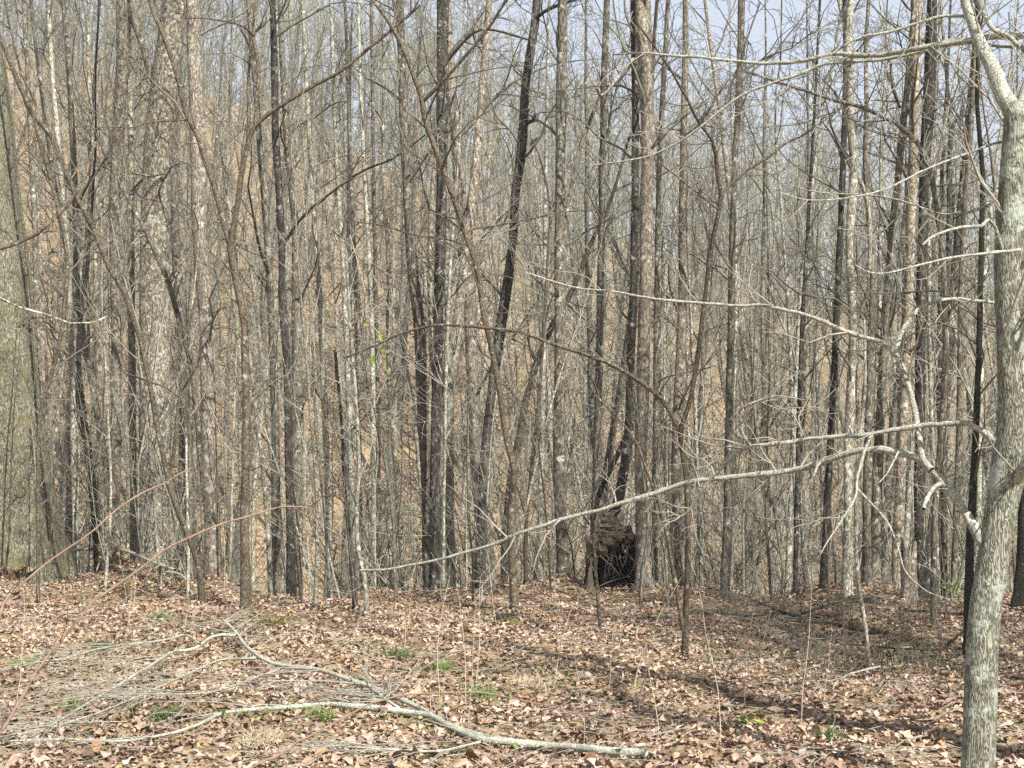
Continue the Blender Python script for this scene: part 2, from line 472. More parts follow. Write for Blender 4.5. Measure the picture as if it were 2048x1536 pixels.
def tree(name, label, mat, trunk, d=None, br=(), ext=0.0, nb=8, bf=.35, Lr=(.5, 1.6), cat='tree', sides=14, tw='twig', flare=.35, wig=.12,
         group=None, lvl=2, kids=5, crown=3, furrow=0.0, rough=.05, rings=None, limbmat=None, up=.35, brn=6, rmin=.0022):
    SEED[0] += 1; rng = random.Random(SEED[0])
    rooted = d is None
    if rooted: d = depth_of_base(trunk[0][1])
    ph = rng.uniform(0, 6)
    def wf(y): return wig * math.sin(ph + y / 210.0) - wig * math.sin(ph + trunk[0][1] / 210.0)
    rows = []
    for i, (x, y, w) in enumerate(trunk):
        dd = d + wf(y)
        q = P(x, y, dd); rows.append((*q, w * (.88 if mat == 'brown' else 1.0) * dd / F / 2))
    if not rooted:
        x, y, z, r = rows[0]
        gz = Hf(x, y)
        if z - gz > .3: rows.insert(0, (x, y + .05, gz, r * 1.18))
    x, y, z, r = rows[0]
    base = (x, y, Hf(x, y))
    rows[0] = (x, y, base[2] - .08, r)
    TREE_XY.append((x, y))
    n = rings or max(18, len(rows) * 4)
    S = spline(rows, n); S[:, 3] = np.maximum(S[:, 3], .004)
    if ext:
        dv = nrm(tuple(S[-1, :3] - S[-4, :3]))
        top = base[2] + ext; k = 10; cur = tuple(S[-1, :3]); r0 = S[-1, 3]
        st = max((top - cur[2]) / k, .3); more = []
        for i in range(k):
            dv = nrm((dv[0] * .9 + rng.gauss(0, .06), dv[1] * .9 + rng.gauss(0, .06), dv[2] + .12))
            cur = add(cur, dv, st); more.append((*cur, max(.01, r0 * (1 - (i + 1) / k * .85))))
        vis = len(S); S = np.vstack([S, np.array(more)])
    else: vis = len(S)
    root = thing(name, label, cat, base, group)
    V, Q = trunk_arrays(S[:, :3], S[:, 3], sides, SEED[0], flare * (1.5 if rooted else 1), rough, base, furrow)
    obj('trunk', mesh_from('trunk', V, Q, [M[mat]]), root)
    T = Tubes()
    pts = [tuple(q[:3]) for q in S]; rad = list(S[:, 3])
    for bi, b in enumerate(br):
        path, w0, w1 = b[0], b[1], b[2]
        dd0 = b[3] if len(b) > 3 else 0.0; dd1 = b[4] if len(b) > 4 else rng.uniform(-.6, .6)
        nbb = b[5] if len(b) > 5 else brn
        m = len(path); R = []; w_0 = wf(path[0][1])
        for i, (px, py) in enumerate(path):
            f = i / (m - 1); dz = d + w_0 + dd0 * (1 - f) + dd1 * f
            R.append((*P(px, py, dz), (w0 * (1 - f) + w1 * f) * dz / F / 2))
        B = spline(R, max(12, m * 4)); B[:, 3] = np.maximum(B[:, 3], .002)
        rk = np.random.RandomState(SEED[0] * 31 + bi)
        kink = np.repeat(rk.normal(0, 1, (len(B) // 3 + 2, 3)), 3, axis=0)[:len(B)] * .55 + rk.normal(0, .25, (len(B), 3))
        B[2:, :3] += kink[2:] * np.minimum(B[2:, 3:4] * .3, .003)
        B[3:, 3] *= 1 + .22 * (rk.rand(len(B) - 3) < .12) * (B[3:, 3] < .02) - .06 * rk.rand(len(B) - 3)
        Vb, Qb = trunk_arrays(B[:, :3], B[:, 3], 8 if w0 < 12 else 12, SEED[0] * 7 + bi, 0, .05, base)
        bo_ = obj('branch', mesh_from('branch', Vb, Qb, [M[limbmat or mat]]), root)
        TB = Tubes()
        sprout(rng, [tuple(q[:3]) for q in B], list(B[:, 3]), TB, nbb, .15, 1.0, (Lr[0] * .5, Lr[1] * .55), 1, kids, .12, .5, .22, rmin)
        if not TB.empty(): obj('twigs', TB.mesh('twigs', M[tw], base), bo_, kind='stuff')
    if nb: sprout(rng, pts[:vis], rad[:vis], T, nb, bf, .98, Lr, lvl, kids, up, .4, .2, rmin)
    if not T.empty():
        o = obj('twigs', T.mesh('twigs', M[tw], base), root, kind='stuff')
    if ext and crown:
        T = Tubes()
        sprout(rng, pts[vis - 1:], rad[vis - 1:], T, crown, .0, .95, (1.4, 3.6), 2, 5, .45, .55, .18, .004, rmax=.05)
        obj('crown', T.mesh('crown', M[tw], base), root, kind='stuff')
    return root

# --- the big grey tree at the right edge and its long arching limbs
tree('bare_tree', 'big furrowed grey trunk at the right edge with long bare limbs arching left', 'furrow',
     [(1952, 1591, 72), (1956, 1536, 63), (1960, 1400, 62), (1964, 1290, 62), (1972, 1210, 61), (1982, 1150, 60), (1993, 1080, 60), (2004, 1010, 62), (2014, 950, 70),
      (2024, 895, 74), (2027, 830, 66), (2025, 720, 60), (2022, 600, 58), (2020, 500, 56), (2024, 400, 54), (2030, 300, 55), (2036, 250, 60), (2040, 222, 56), (2041, 205, 40)],
     br=[([(2036, 275), (2024, 225), (2008, 190), (1988, 145), (1966, 100), (1950, 60), (1932, 10), (1912, -50), (1885, -140), (1870, -260)], 40, 10, 0, .3, 14),
         ([(2036, 280), (2050, 215), (2066, 150), (2090, 60), (2112, -60), (2140, -200)], 46, 14, 0, .5, 12),
         ([(2000, 885), (1975, 870), (1950, 855), (1920, 846), (1860, 850), (1800, 858), (1730, 870), (1650, 875), (1570, 885), (1500, 893), (1470, 908), (1430, 950), (1400, 985), (1375, 1025), (1340, 1040), (1310, 1050)], 13, 4, 0, .9, 13),
         ([(1985, 1100), (1955, 1072), (1938, 1040), (1915, 1000), (1890, 968), (1860, 938), (1830, 915), (1795, 903), (1755, 898), (1720, 902), (1680, 912), (1630, 928), (1580, 942), (1500, 950), (1420, 958), (1370, 967), (1300, 990), (1200, 1020), (1120, 1040), (1040, 1065), (1000, 1085), (930, 1105), (860, 1122), (780, 1138), (720, 1141)], 19, 4, 0, 1.6, 16),
         ([(1862, 940), (1845, 915), (1838, 870), (1829, 820), (1815, 765), (1800, 722), (1785, 702), (1750, 680), (1690, 662), (1640, 640), (1580, 622), (1520, 612), (1460, 610), (1390, 606), (1310, 598), (1230, 583), (1150, 575), (1050, 545)], 14, 3, .25, 1.0, 16),
         ([(1790, 712), (1797, 682), (1810, 652), (1832, 622), (1862, 605), (1900, 598), (1950, 601), (1998, 607)], 10, 6, .35, .5, 3),
         ([(1502, 893), (1487, 872), (1479, 832), (1486, 815), (1522, 800), (1556, 792), (1610, 800)], 6, 2, .55, .3, 4),
         ([(1745, 868), (1730, 900), (1715, 950), (1712, 990), (1690, 1030), (1660, 1075), (1640, 1110)], 7, 2, .35, -.1, 3),
         ([(1712, 975), (1745, 1010), (1775, 1045), (1795, 1090), (1810, 1140), (1850, 1180), (1900, 1200)], 5, 2, .35, -.2, 2),
         ([(1797, 903), (1775, 945), (1758, 965)], 4, 2, .3, .1, 1),
         ([(1880, 968), (1868, 975), (1855, 995), (1848, 1018)], 10, 7, .1, -.1, 0),
         ([(2026, 560), (1985, 445), (1960, 452), (1920, 455), (1870, 470), (1845, 490)], 9, 4, 0, -.4, 2),
         ([(2040, 500), (1990, 505), (1900, 515), (1840, 530), (1780, 545), (1740, 545), (1710, 530)], 7, 2, -.2, -.5, 4),
         ([(2046, 290), (2000, 285), (1940, 305), (1850, 340), (1770, 378), (1700, 395), (1620, 400), (1560, 385)], 6, 2, .2, -.3, 5),
         ([(2052, 385), (1990, 405), (1930, 425), (1880, 427), (1830, 410), (1760, 392), (1640, 385), (1580, 370)], 6, 2, .1, .5, 5),
         ([(1994, 1118), (1966, 1084), (1944, 1048), (1932, 1026)], 32, 18, 0, .05, 0),
         ([(2012, 895), (1985, 876), (1966, 864)], 28, 12, 0, .03, 0),
         ([(2020, 975), (2052, 930), (2090, 870), (2130, 800)], 26, 14, 0, -.4, 4)],
     nb=10, bf=.5, Lr=(.3, .9), sides=72, rings=300, flare=.12, furrow=.055, rough=.03, wig=.0, limbmat='limb', tw='twig_pale', kids=4, rmin=.0014)

# --- limbs reaching in at the top right from a tree standing outside the frame
tree('bare_tree', 'pale forked limbs reaching in along the top right from a tree outside the frame', 'limb',
     [(2290, 1700, 90), (2285, 1200, 80), (2260, 600, 74), (2240, 300, 64), (2235, 100, 60), (2230, -100, 50)], d=6.9,
     br=[([(2240, 90), (2140, 78), (2048, 70), (1990, 72), (1950, 80), (1900, 88), (1850, 95), (1800, 103), (1760, 110), (1700, 109), (1660, 108), (1610, 121), (1560, 126), (1500, 125), (1430, 118), (1348, 112), (1280, 106), (1225, 109)], 16, 4, 0, 1.2, 10),
         ([(1960, 80), (1900, 82), (1860, 98), (1800, 112), (1770, 118), (1700, 124), (1650, 128), (1600, 148), (1550, 165), (1490, 187), (1440, 222), (1390, 262), (1350, 288), (1310, 308), (1260, 320), (1190, 330)], 9, 3, .5, 1.0, 10),
         ([(2030, 95), (1990, 92), (1955, 84)], 7, 5, .2, .25, 1),
         ([(1930, 32), (1885, 33), (1840, 45), (1790, 62), (1720, 75), (1660, 110)], 7, 4, .4, .5, 4),
         ([(2120, 130), (2060, 105), (2020, 75), (1985, 55), (1960, 10), (1950, -40)], 12, 8, 0, .3, 4)],
     ext=9, nb=0, sides=16, flare=.2, Lr=(.3, 1.0), crown=3, limbmat='limb', tw='twig_pale', kids=4)

# --- young trees standing on the leaf litter
tree('sapling', 'slim brown sapling on the leaf litter at left, forking into a tall open V', 'brown',
     [(492, 1218, 25), (490, 1100, 21), (490, 1000, 20), (492, 850, 18), (490, 690, 17), (488, 640, 17), (479, 590, 17), (465, 520, 18), (461, 490, 18)],
     br=[([(463, 500), (455, 470), (436, 400), (415, 330), (396, 272), (374, 228), (350, 135), (327, 72), (306, 20), (290, -40)], 15, 9, 0, .3, 9),
         ([(461, 500), (470, 440), (483, 350), (496, 290), (511, 252), (560, 212), (620, 176), (690, 136), (740, 95), (800, 45), (840, 10)], 13, 5, 0, -.3, 10),
         ([(511, 255), (514, 190), (517, 140), (512, 100), (507, 70), (525, 50), (544, 32)], 8, 6, 0, .1, 4),
         ([(507, 72), (480, 50), (420, 38), (370, 36)], 5, 2, .1, -.3, 4),
         ([(495, 300), (497, 230), (498, 150), (505, 60), (515, -20)], 8, 5, .05, .3, 5),
         ([(378, 240), (310, 243), (260, 255), (215, 253), (170, 262)], 4, 2, .2, -.3, 5)],
     nb=9, bf=.45, Lr=(.4, 1.1), cat='sapling', rings=60, tw='twig', sides=14, wig=.04)
tree('sapling', 'thin crooked sapling leaning far left across the lichen-spotted trunk', 'brown',
     [(406, 1205, 16), (396, 1130, 14), (372, 1060, 13), (345, 990, 13), (328, 920, 12), (312, 840, 12), (298, 760, 12), (282, 685, 12), (266, 635, 12), (246, 580, 12), (224, 545, 12),
      (204, 500, 12), (180, 445, 11), (154, 395, 12), (128, 335, 12), (102, 270, 13), (70, 235, 12), (50, 195, 11), (22, 130, 10), (2, 78, 9), (-30, 0, 8)],
     br=[([(343, 940), (352, 870), (360, 790), (378, 760), (398, 720), (402, 690), (404, 665), (425, 640), (437, 620)], 7, 3, 0, -.3, 5),
         ([(360, 795), (330, 775), (290, 760), (250, 745), (220, 730)], 4, 2, 0, .3, 4),
         ([(70, 235), (72, 210), (45, 150), (25, 80), (10, 0)], 6, 4, 0, .2, 4)],
     nb=10, bf=.4, Lr=(.3, 1.0), cat='sapling', rings=80, sides=10, wig=.05)
tree('sapling', 'dark brown sapling in the middle bending up left with one straight side arm', 'brown',
     [(1030, 1229, 22), (1026, 1150, 18), (1022, 1060, 17), (1026, 980, 17), (1029, 935, 18), (1018, 900, 14), (1008, 850, 13), (1000, 790, 13), (991, 735, 13), (982, 690, 13), (968, 630, 13), (960, 570, 13), (946, 510, 13),
      (935, 480, 12), (920, 435, 13), (903, 385, 14), (884, 335, 14), (868, 290, 13), (852, 245, 13), (842, 190, 12), (830, 160, 11), (812, 110, 11), (790, 65, 10), (768, 30, 9), (745, 0, 8), (715, -50, 7)],
     br=[([(845, 203), (870, 180), (905, 140), (945, 95), (985, 45), (1015, -5), (1050, -60)], 8, 5, 0, -.4, 5),
         ([(784, 52), (795, 25), (806, -10), (815, -50)], 6, 4, 0, .3, 3),
         ([(836, 172), (870, 165), (930, 150), (1000, 135), (1080, 130)], 3, 2, 0, .4, 4),
         ([(935, 487), (940, 460), (990, 452), (1050, 440), (1120, 425), (1200, 418)], 5, 2, 0, .3, 6),
         ([(940, 492), (890, 478), (830, 470), (760, 450), (680, 440)], 4, 2, 0, -.3, 6),
         ([(986, 720), (965, 705), (955, 680)], 4, 3, 0, -.1, 0),
         ([(975, 560), (955, 555), (945, 500)], 3, 2, 0, .1, 2)],
     nb=12, bf=.35, Lr=(.4, 1.2), cat='sapling', rings=100, tw='twig_red', sides=12, wig=.04)
tree('sapling', 'slender brown sapling right of the root hollow, its low limb sweeping far left', 'brown',
     [(1368, 1319, 18), (1371, 1250, 14), (1373, 1180, 13), (1376, 1100, 13), (1375, 1010, 12), (1370, 940, 12), (1362, 870, 13), (1366, 845, 12), (1380, 800, 11), (1393, 730, 11), (1403, 650, 10), (1413, 570, 10), (1421, 500, 10), (1434, 440, 10), (1444, 390, 10)],
     br=[([(1362, 875), (1350, 842), (1325, 802), (1290, 771), (1245, 741), (1180, 712), (1110, 690), (1050, 667), (1010, 660), (965, 655), (910, 650), (860, 652), (800, 668), (740, 695), (690, 715)], 10, 4, 0, .6, 9),
         ([(1442, 400), (1432, 320), (1422, 278), (1395, 240), (1375, 200), (1355, 165), (1335, 130), (1310, 95), (1270, 40)], 8, 3, 0, -.4, 8),
         ([(1423, 275), (1443, 225), (1460, 175), (1478, 130), (1500, 60), (1520, 5)], 6, 3, 0, .4, 6),
         ([(1443, 395), (1455, 375), (1490, 345), (1540, 310), (1575, 285), (1610, 268), (1650, 240), (1690, 212)], 7, 3, 0, .3, 7),
         ([(1438, 420), (1400, 390), (1350, 350), (1310, 320), (1290, 312)], 5, 2, 0, -.3, 4),
         ([(1100, 687), (1060, 672), (1000, 662)], 4, 2, .15, .3, 2),
         ([(1366, 1260), (1350, 1160), (1335, 1080), (1318, 1010), (1300, 960), (1275, 890), (1240, 840), (1190, 790)], 9, 3, 0, -.5, 5)],
     nb=8, bf=.5, Lr=(.3, .9), cat='sapling', rings=90, tw='twig_red', sides=12, wig=.03, kids=4)
tree('sapling', 'thin arching stem at right that bends over left into long drooping twigs', 'grey',
     [(1866, 1225, 14), (1868, 1100, 13), (1871, 1000, 13), (1882, 870, 13), (1891, 720, 13), (1889, 600, 12), (1884, 500, 12), (1868, 380, 11), (1858, 330, 11), (1840, 292, 10), (1810, 262, 10), (1770, 235, 9), (1715, 212, 8), (1660, 198, 7), (1600, 178, 6), (1545, 160, 5), (1490, 142, 4)], d=12.6,
     nb=26, bf=.45, Lr=(.3, 1.0), cat='sapling', rings=70, sides=10, wig=.08, up=0)
tree('sapling', 'pale crooked stem with a pruned stub, just left of the right-hand trunks', 'pale',
     [(1741, 1330, 9), (1730, 1250, 9), (1715, 1150, 8), (1712, 1000, 8), (1716, 900, 7), (1730, 780, 6), (1728, 640, 5)], nb=12, bf=.2, Lr=(.2, .6), cat='sapling', sides=8, rings=26)
tree('sapling', 'short bent whip in the leaf litter below the root hollow', 'brown', [(1203, 1272, 8), (1196, 1200, 8), (1190, 1120, 7), (1186, 1040, 6), (1190, 960, 5), (1200, 860, 3)], nb=9, bf=.3, Lr=(.2, .6), cat='sapling', sides=8, lvl=1)
tree('sapling', 'pale thin stem left of the middle with a kinked foot', 'pale', [(735, 1236, 11), (730, 1170, 10), (716, 1090, 9), (714, 1010, 8), (718, 930, 8), (712, 800, 7), (700, 640, 6), (692, 500, 5)], nb=14, bf=.3, Lr=(.3, .8), cat='sapling', sides=8, tw='twig_pale')
tree('sapling', 'dark thin stem beside the kinked pale one left of the middle', 'dark', [(712, 1230, 12), (706, 1150, 11), (700, 1080, 9), (690, 980, 8), (684, 850, 7), (670, 700, 6)], nb=12, bf=.25, Lr=(.3, .8), cat='sapling', sides=8, tw='twig')
tree('sapling', 'curved whip standing on the mound in front of the twin trunk', 'grey', [(1281, 1215, 8), (1284, 1150, 8), (1296, 1060, 7), (1290, 980, 6), (1280, 900, 5), (1270, 780, 4)], nb=10, bf=.3, Lr=(.2, .6), cat='sapling', sides=8, lvl=1)
tree('sapling', 'leaning grey stem that rises left across the thick lichened trunk', 'grey',
     [(440, 1155, 14), (428, 1090, 13), (412, 1010, 12), (402, 930, 11), (396, 850, 11), (386, 760, 11), (373, 690, 11), (358, 640, 11), (335, 560, 10), (310, 505, 9), (285, 450, 8), (252, 390, 7), (215, 320, 5), (180, 240, 4)],
     nb=12, bf=.35, Lr=(.3, 1.0), cat='sapling', rings=50, sides=10, wig=.05)

# --- bigger trunks along the rim of the ravine
tree('bare_tree', 'huge pale trunk with mossy edge cut by the left side of the picture', 'mossy',
     [(42, 1136, 130), (38, 1000, 118), (20, 800, 112), (8, 650, 108), (-12, 450, 104), (-35, 200, 98), (-55, 0, 92)], br=[([(104, 1130), (97, 1000), (80, 850), (70, 700), (60, 560), (42, 420), (26, 260), (8, 120)], 9, 6, -.38, -.38, 16), ([(60, 1120), (52, 960), (30, 840), (5, 780), (-30, 760)], 6, 4, -.42, -.42, 8)], ext=20, nb=6, bf=.3, sides=40, rings=70, rough=.03, crown=4)
tree('bare_tree', 'thick straight trunk blotched with pale lichen, left of the V-forked sapling', 'lichen',
     [(308, 1126, 66), (308, 1000, 60), (310, 850, 62), (309, 700, 62), (309, 600, 62), (312, 480, 60), (314, 380, 56), (318, 280, 55), (328, 180, 54), (340, 80, 52), (350, 0, 50)],
     br=[([(312, 170), (300, 140), (285, 90), (268, 45), (250, 0), (235, -50)], 16, 12, 0, .5, 5), ([(330, 345), (300, 352), (280, 348), (264, 345)], 7, 4, -.2, -.6, 1), ([(300, 480), (285, 470), (262, 490)], 6, 3, -.2, -.5, 1)],
     ext=20, nb=8, bf=.5, sides=36, rings=70, rough=.03, crown=4)
tree('bare_tree', 'two-toned trunk, dark left and grey right, just left of the thick lichened one', 'lichen',
     [(230, 1140, 28), (229, 1040, 22), (232, 850, 22), (233, 700, 21), (231, 600, 20), (229, 480, 20), (230, 380, 23), (236, 300, 24), (240, 200, 25), (246, 120, 25), (243, 0, 22)], ext=17, nb=9, bf=.35, sides=18)
tree('bare_tree', 'pinkish grey speckled trunk between the lichened trunk and the V-forked sapling', 'pink',
     [(428, 1165, 36), (424, 1050, 31), (418, 900, 30), (416, 760, 30), (414, 640, 30), (404, 540, 30), (398, 440, 31), (396, 340, 30), (392, 220, 28), (388, 100, 27), (386, 0, 26)], ext=18, nb=9, bf=.4, sides=22, rings=50)
tree('bare_tree', 'slim lichened trunk squeezed between two thicker trunks at left', 'lichen', [(268, 1120, 15), (266, 900, 14), (264, 700, 14), (262, 500, 14), (262, 300, 12), (258, 120, 11), (255, 0, 10)], d=19.6, ext=15, nb=8)
tree('bare_tree', 'shaded trunk close behind the right side of the thick lichened one', 'grey', [(358, 1120, 18), (366, 950, 19), (368, 800, 19), (362, 640, 19), (352, 500, 18), (347, 350, 17), (346, 150, 15), (350, 0, 14)], d=20.5, ext=15, nb=7)
tree('bare_tree', 'near-black crooked trunk in the left thicket', 'blackwood', [(196, 1125, 17), (190, 1030, 16), (180, 930, 15), (168, 840, 14), (160, 770, 12), (158, 690, 10), (165, 600, 8)], d=19, nb=10, bf=.3, ext=8, crown=4)
tree('bare_tree', 'slim grey trunk at the left beside the huge mossy one', 'grey', [(118, 1115, 16), (100, 980, 15), (86, 870, 14), (76, 700, 12), (71, 500, 11), (60, 250, 10), (48, 0, 9)], d=20.2, ext=14, nb=9)
tree('bare_tree', 'pale slim trunk in the left thicket, second from the huge mossy one', 'pale', [(152, 1115, 13), (149, 950, 13), (143, 750, 12), (138, 560, 11), (122, 350, 10), (105, 150, 9), (95, 0, 8)], d=21, ext=14, nb=9)
tree('bare_tree', 'dark reddish leaning stem in the left thicket in front of pale trunks', 'brown', [(78, 860, 8), (100, 760, 9), (118, 690, 10), (130, 610, 10), (135, 520, 9), (120, 430, 8), (98, 350, 7), (75, 270, 6), (60, 200, 5)], d=14.2, nb=12, bf=.3, cat='sapling')
tree('bare_tree', 'dark straight trunk with pale right-hand neighbour, right of the V-forked sapling', 'dark',
     [(583, 1190, 20), (580, 1050, 16), (576, 850, 15), (573, 720, 15), (565, 600, 15), (563, 480, 15), (556, 350, 15), (551, 260, 15), (549, 150, 14), (545, 0, 12)], d=17.5, ext=15, nb=9, br=[([(566, 490), (600, 440), (650, 395), (720, 345), (790, 315), (850, 270)], 7, 3, 0, -.8, 8)])
tree('bare_tree', 'grey mottled trunk standing against the dark straight one at left centre', 'grey',
     [(592, 1180, 26), (592, 1060, 25), (594, 950, 24), (596, 830, 23), (594, 700, 20), (592, 580, 17), (590, 450, 15), (575, 300, 13), (566, 150, 12), (560, 0, 11)], d=18.2, ext=15, nb=8)
tree('bare_tree', 'smooth pale grey trunk that leans slightly left at left centre', 'pale',
     [(657, 1180, 14), (657, 1040, 13), (653, 900, 13), (648, 790, 12), (644, 690, 12), (640, 600, 11), (632, 500, 10), (626, 400, 9), (620, 300, 9), (612, 150, 8), (605, 0, 7)], d=18.5, ext=13, nb=12, tw='twig_pale')
tree('bare_tree', 'pale lichened stem right of the leaning smooth one', 'pale', [(704, 1190, 13), (704, 1000, 12), (700, 850, 12), (694, 700, 11), (688, 560, 10), (678, 400, 9), (668, 200, 8), (662, 0, 7)], d=19.5, ext=13, nb=12)
tree('bare_tree', 'thin stem close to the pale lichened one left of the green vine leaves', 'grey', [(722, 1190, 9), (720, 950, 8), (714, 700, 8), (708, 500, 7), (700, 300, 7), (690, 0, 6)], d=20.5, ext=12, nb=10)
tree('bare_tree', 'pale blotched stem with vine leaves hanging beside it', 'pale', [(748, 1190, 10), (748, 1000, 10), (746, 800, 10), (743, 640, 9), (736, 480, 8), (724, 250, 7), (716, 0, 6)], d=18.4, ext=12, nb=10)
tree('bare_tree', 'slim grey stem behind the hanging vine leaves', 'grey', [(757, 1190, 9), (757, 950, 9), (755, 760, 8), (752, 600, 8), (748, 400, 7), (745, 200, 6), (742, 0, 6)], d=21, ext=12, nb=9)
tree('bare_tree', 'brown-grey trunk immediately left of the black-barked one near the middle', 'grey',
     [(858, 1195, 26), (856, 1080, 23), (852, 960, 23), (848, 860, 23), (842, 740, 23), (838, 640, 23), (826, 540, 22), (817, 430, 20), (811, 320, 18), (806, 200, 17), (802, 80, 16), (800, 0, 15)], d=16.6, ext=16, nb=9, sides=18,
     br=[([(840, 650), (828, 590), (822, 560), (835, 530)], 9, 6, -.2, -.3, 1), ([(846, 770), (838, 735), (815, 715), (790, 722)], 7, 3, 0, -.5, 3)])
tree('bare_tree', 'black-barked straight trunk with a pale lichened top near the middle', 'dark',
     [(868, 1205, 26), (870, 1100, 22), (870, 980, 22), (871, 880, 21), (874, 780, 20), (876, 680, 20), (877, 580, 20), (881, 480, 21), (884, 380, 22), (884, 270, 24), (885, 150, 24), (886, 0, 24)], d=16.2, ext=18, nb=10, sides=20,
     br=[([(1060, 80), (960, 60), (895, 120)], 4, 8, -.5, 0, 3)])
tree('bare_tree', 'light grey trunk just right of the black-barked one', 'pale', [(902, 1190, 19), (900, 1050, 18), (899, 900, 18), (899, 760, 17), (897, 640, 15), (893, 520, 13), (893, 350, 12), (890, 150, 11), (888, 0, 10)], d=18, ext=14, nb=9)
tree('bare_tree', 'bone-pale thin stem in front of the black-barked trunk', 'pale', [(886, 1180, 6), (888, 1000, 6), (890, 850, 7), (893, 720, 7), (897, 600, 7), (903, 500, 6), (912, 380, 5), (925, 200, 4)], d=15.8, nb=16, bf=.3, tw='twig_pale', cat='sapling', sides=8)
tree('bare_tree', 'wavy smooth dark grey trunk with knobbly bends right of the middle sapling', 'dark',
     [(958, 1200, 26), (962, 1080, 22), (968, 980, 22), (974, 880, 22), (985, 780, 21), (998, 680, 21), (1010, 600, 20), (1022, 520, 20), (1028, 450, 19), (1030, 390, 18), (1040, 320, 19), (1047, 250, 19), (1050, 180, 18), (1060, 110, 18), (1070, 50, 17), (1074, 0, 16)], d=17, ext=15, nb=10, sides=18,
     br=[([(1048, 250), (1066, 240), (1070, 228)], 8, 7, -.1, -.2, 0), ([(1066, 40), (1095, 20), (1140, 2), (1200, -20)], 9, 6, 0, -.4, 4), ([(1010, 600), (985, 570), (965, 550)], 5, 3, 0, -.3, 2)])
tree('bare_tree', 'leaning brown trunk tilting right behind the wavy dark grey one', 'brown',
     [(1010, 1100, 18), (1022, 960, 17), (1038, 880, 17), (1052, 800, 16), (1068, 740, 15), (1088, 690, 14), (1110, 640, 13), (1140, 590, 12), (1162, 540, 11), (1180, 490, 10), (1215, 420, 8)], d=19.5, nb=10, bf=.4, ext=9, crown=4)
tree('sapling', 'reddish thin straight stem beside the leaning brown trunk', 'brown', [(1052, 1060, 9), (1065, 920, 8), (1078, 800, 8), (1086, 680, 7), (1092, 580, 7), (1096, 500, 6), (1100, 420, 5), (1085, 330, 4), (1060, 270, 3)], d=15.6, nb=14, bf=.25, cat='sapling', tw='twig_red', sides=8)
tree('bare_tree', 'sturdy straight grey trunk left of the twin trunk', 'grey',
     [(1127, 1195, 27), (1124, 1080, 25), (1120, 960, 25), (1119, 830, 24), (1119, 700, 23), (1120, 580, 22), (1120, 460, 21), (1121, 330, 21), (1122, 200, 21), (1124, 90, 20), (1125, 0, 20)], d=16.2, ext=18, nb=9, sides=20, br=[([(1120, 1055), (1150, 870), (1180, 830), (1205, 815)], 6, 4, .8, 1.2, 1)])
tree('bare_tree', 'slim pale stem between the wavy trunk and the sturdy straight one', 'pale', [(1078, 1190, 12), (1080, 1050, 11), (1083, 900, 11), (1086, 760, 10), (1088, 640, 9), (1090, 480, 8), (1092, 300, 7), (1096, 100, 6)], d=18.5, ext=12, nb=11)
tree('bare_tree', 'brown-grey trunk just left of the twin trunk', 'grey',
     [(1189, 1150, 17), (1190, 1040, 16), (1193, 920, 15), (1197, 780, 15), (1200, 650, 15), (1202, 520, 14), (1204, 400, 14), (1206, 280, 13), (1208, 160, 14), (1212, 60, 13), (1214, 0, 12)], d=18.2, ext=15, nb=8,
     br=[([(1204, 180), (1235, 165), (1262, 130), (1272, 122)], 6, 5, 0, -.3, 1), ([(1202, 190), (1180, 240), (1150, 330), (1135, 420), (1120, 500)], 8, 6, .3, .2, 2)])
tree('bare_tree', 'tall pale trunk of the twin pair rising from beside the root hollow', 'pink',
     [(1288, 1188, 34), (1286, 1120, 28), (1283, 1020, 26), (1282, 900, 25), (1285, 780, 25), (1288, 660, 25), (1291, 540, 25), (1294, 420, 24), (1296, 300, 25), (1294, 200, 28), (1289, 100, 32), (1285, 0, 34)], ext=20, nb=7, sides=26, rings=60, crown=4, d=15.3,
     br=[([(1270, 120), (1262, 122), (1215, 182), (1200, 190), (1195, 178)], 6, 5, 0, -.5, 1), ([(1296, 320), (1340, 290), (1385, 260), (1420, 235)], 5, 4, 0, -.3, 3)])
tree('bare_tree', 'dark left trunk of the twin pair, bending down behind the root hollow', 'dark',
     [(1214, 1065, 24), (1236, 1005, 21), (1250, 930, 19), (1258, 840, 18), (1262, 720, 17), (1266, 600, 16), (1269, 480, 15), (1270, 360, 15), (1271, 240, 15), (1270, 120, 15), (1267, 0, 14)], d=15.7, ext=18, nb=7, sides=20, rings=56,
     br=[([(1262, 850), (1225, 930), (1200, 985), (1185, 1040)], 10, 12, .3, 1.0, 2)])
tree('bare_tree', 'thin grey trunk just right of the twin pair', 'grey', [(1310, 1170, 13), (1310, 1000, 12), (1312, 820, 12), (1313, 640, 12), (1316, 460, 11), (1320, 300, 11), (1328, 150, 10), (1336, 0, 9)], d=18.5, ext=13, nb=9)
tree('bare_tree', 'brown-grey straight trunk halfway between the twin pair and the pale right trunk', 'grey',
     [(1449, 1212, 20), (1453, 1080, 17), (1456, 960, 16), (1458, 820, 15), (1461, 680, 14), (1463, 540, 13), (1466, 430, 13), (1471, 310, 13), (1477, 200, 13), (1481, 100, 14), (1483, 0, 14)], d=14.6, ext=15, nb=9)
tree('bare_tree', 'thin dark straight stem right of centre with pale thicket behind', 'dark', [(1590, 1215, 10), (1593, 1050, 10), (1596, 900, 9), (1600, 760, 9), (1606, 620, 9), (1612, 520, 8), (1620, 380, 7), (1630, 200, 6), (1640, 0, 5)], d=15.5, ext=11, nb=13)
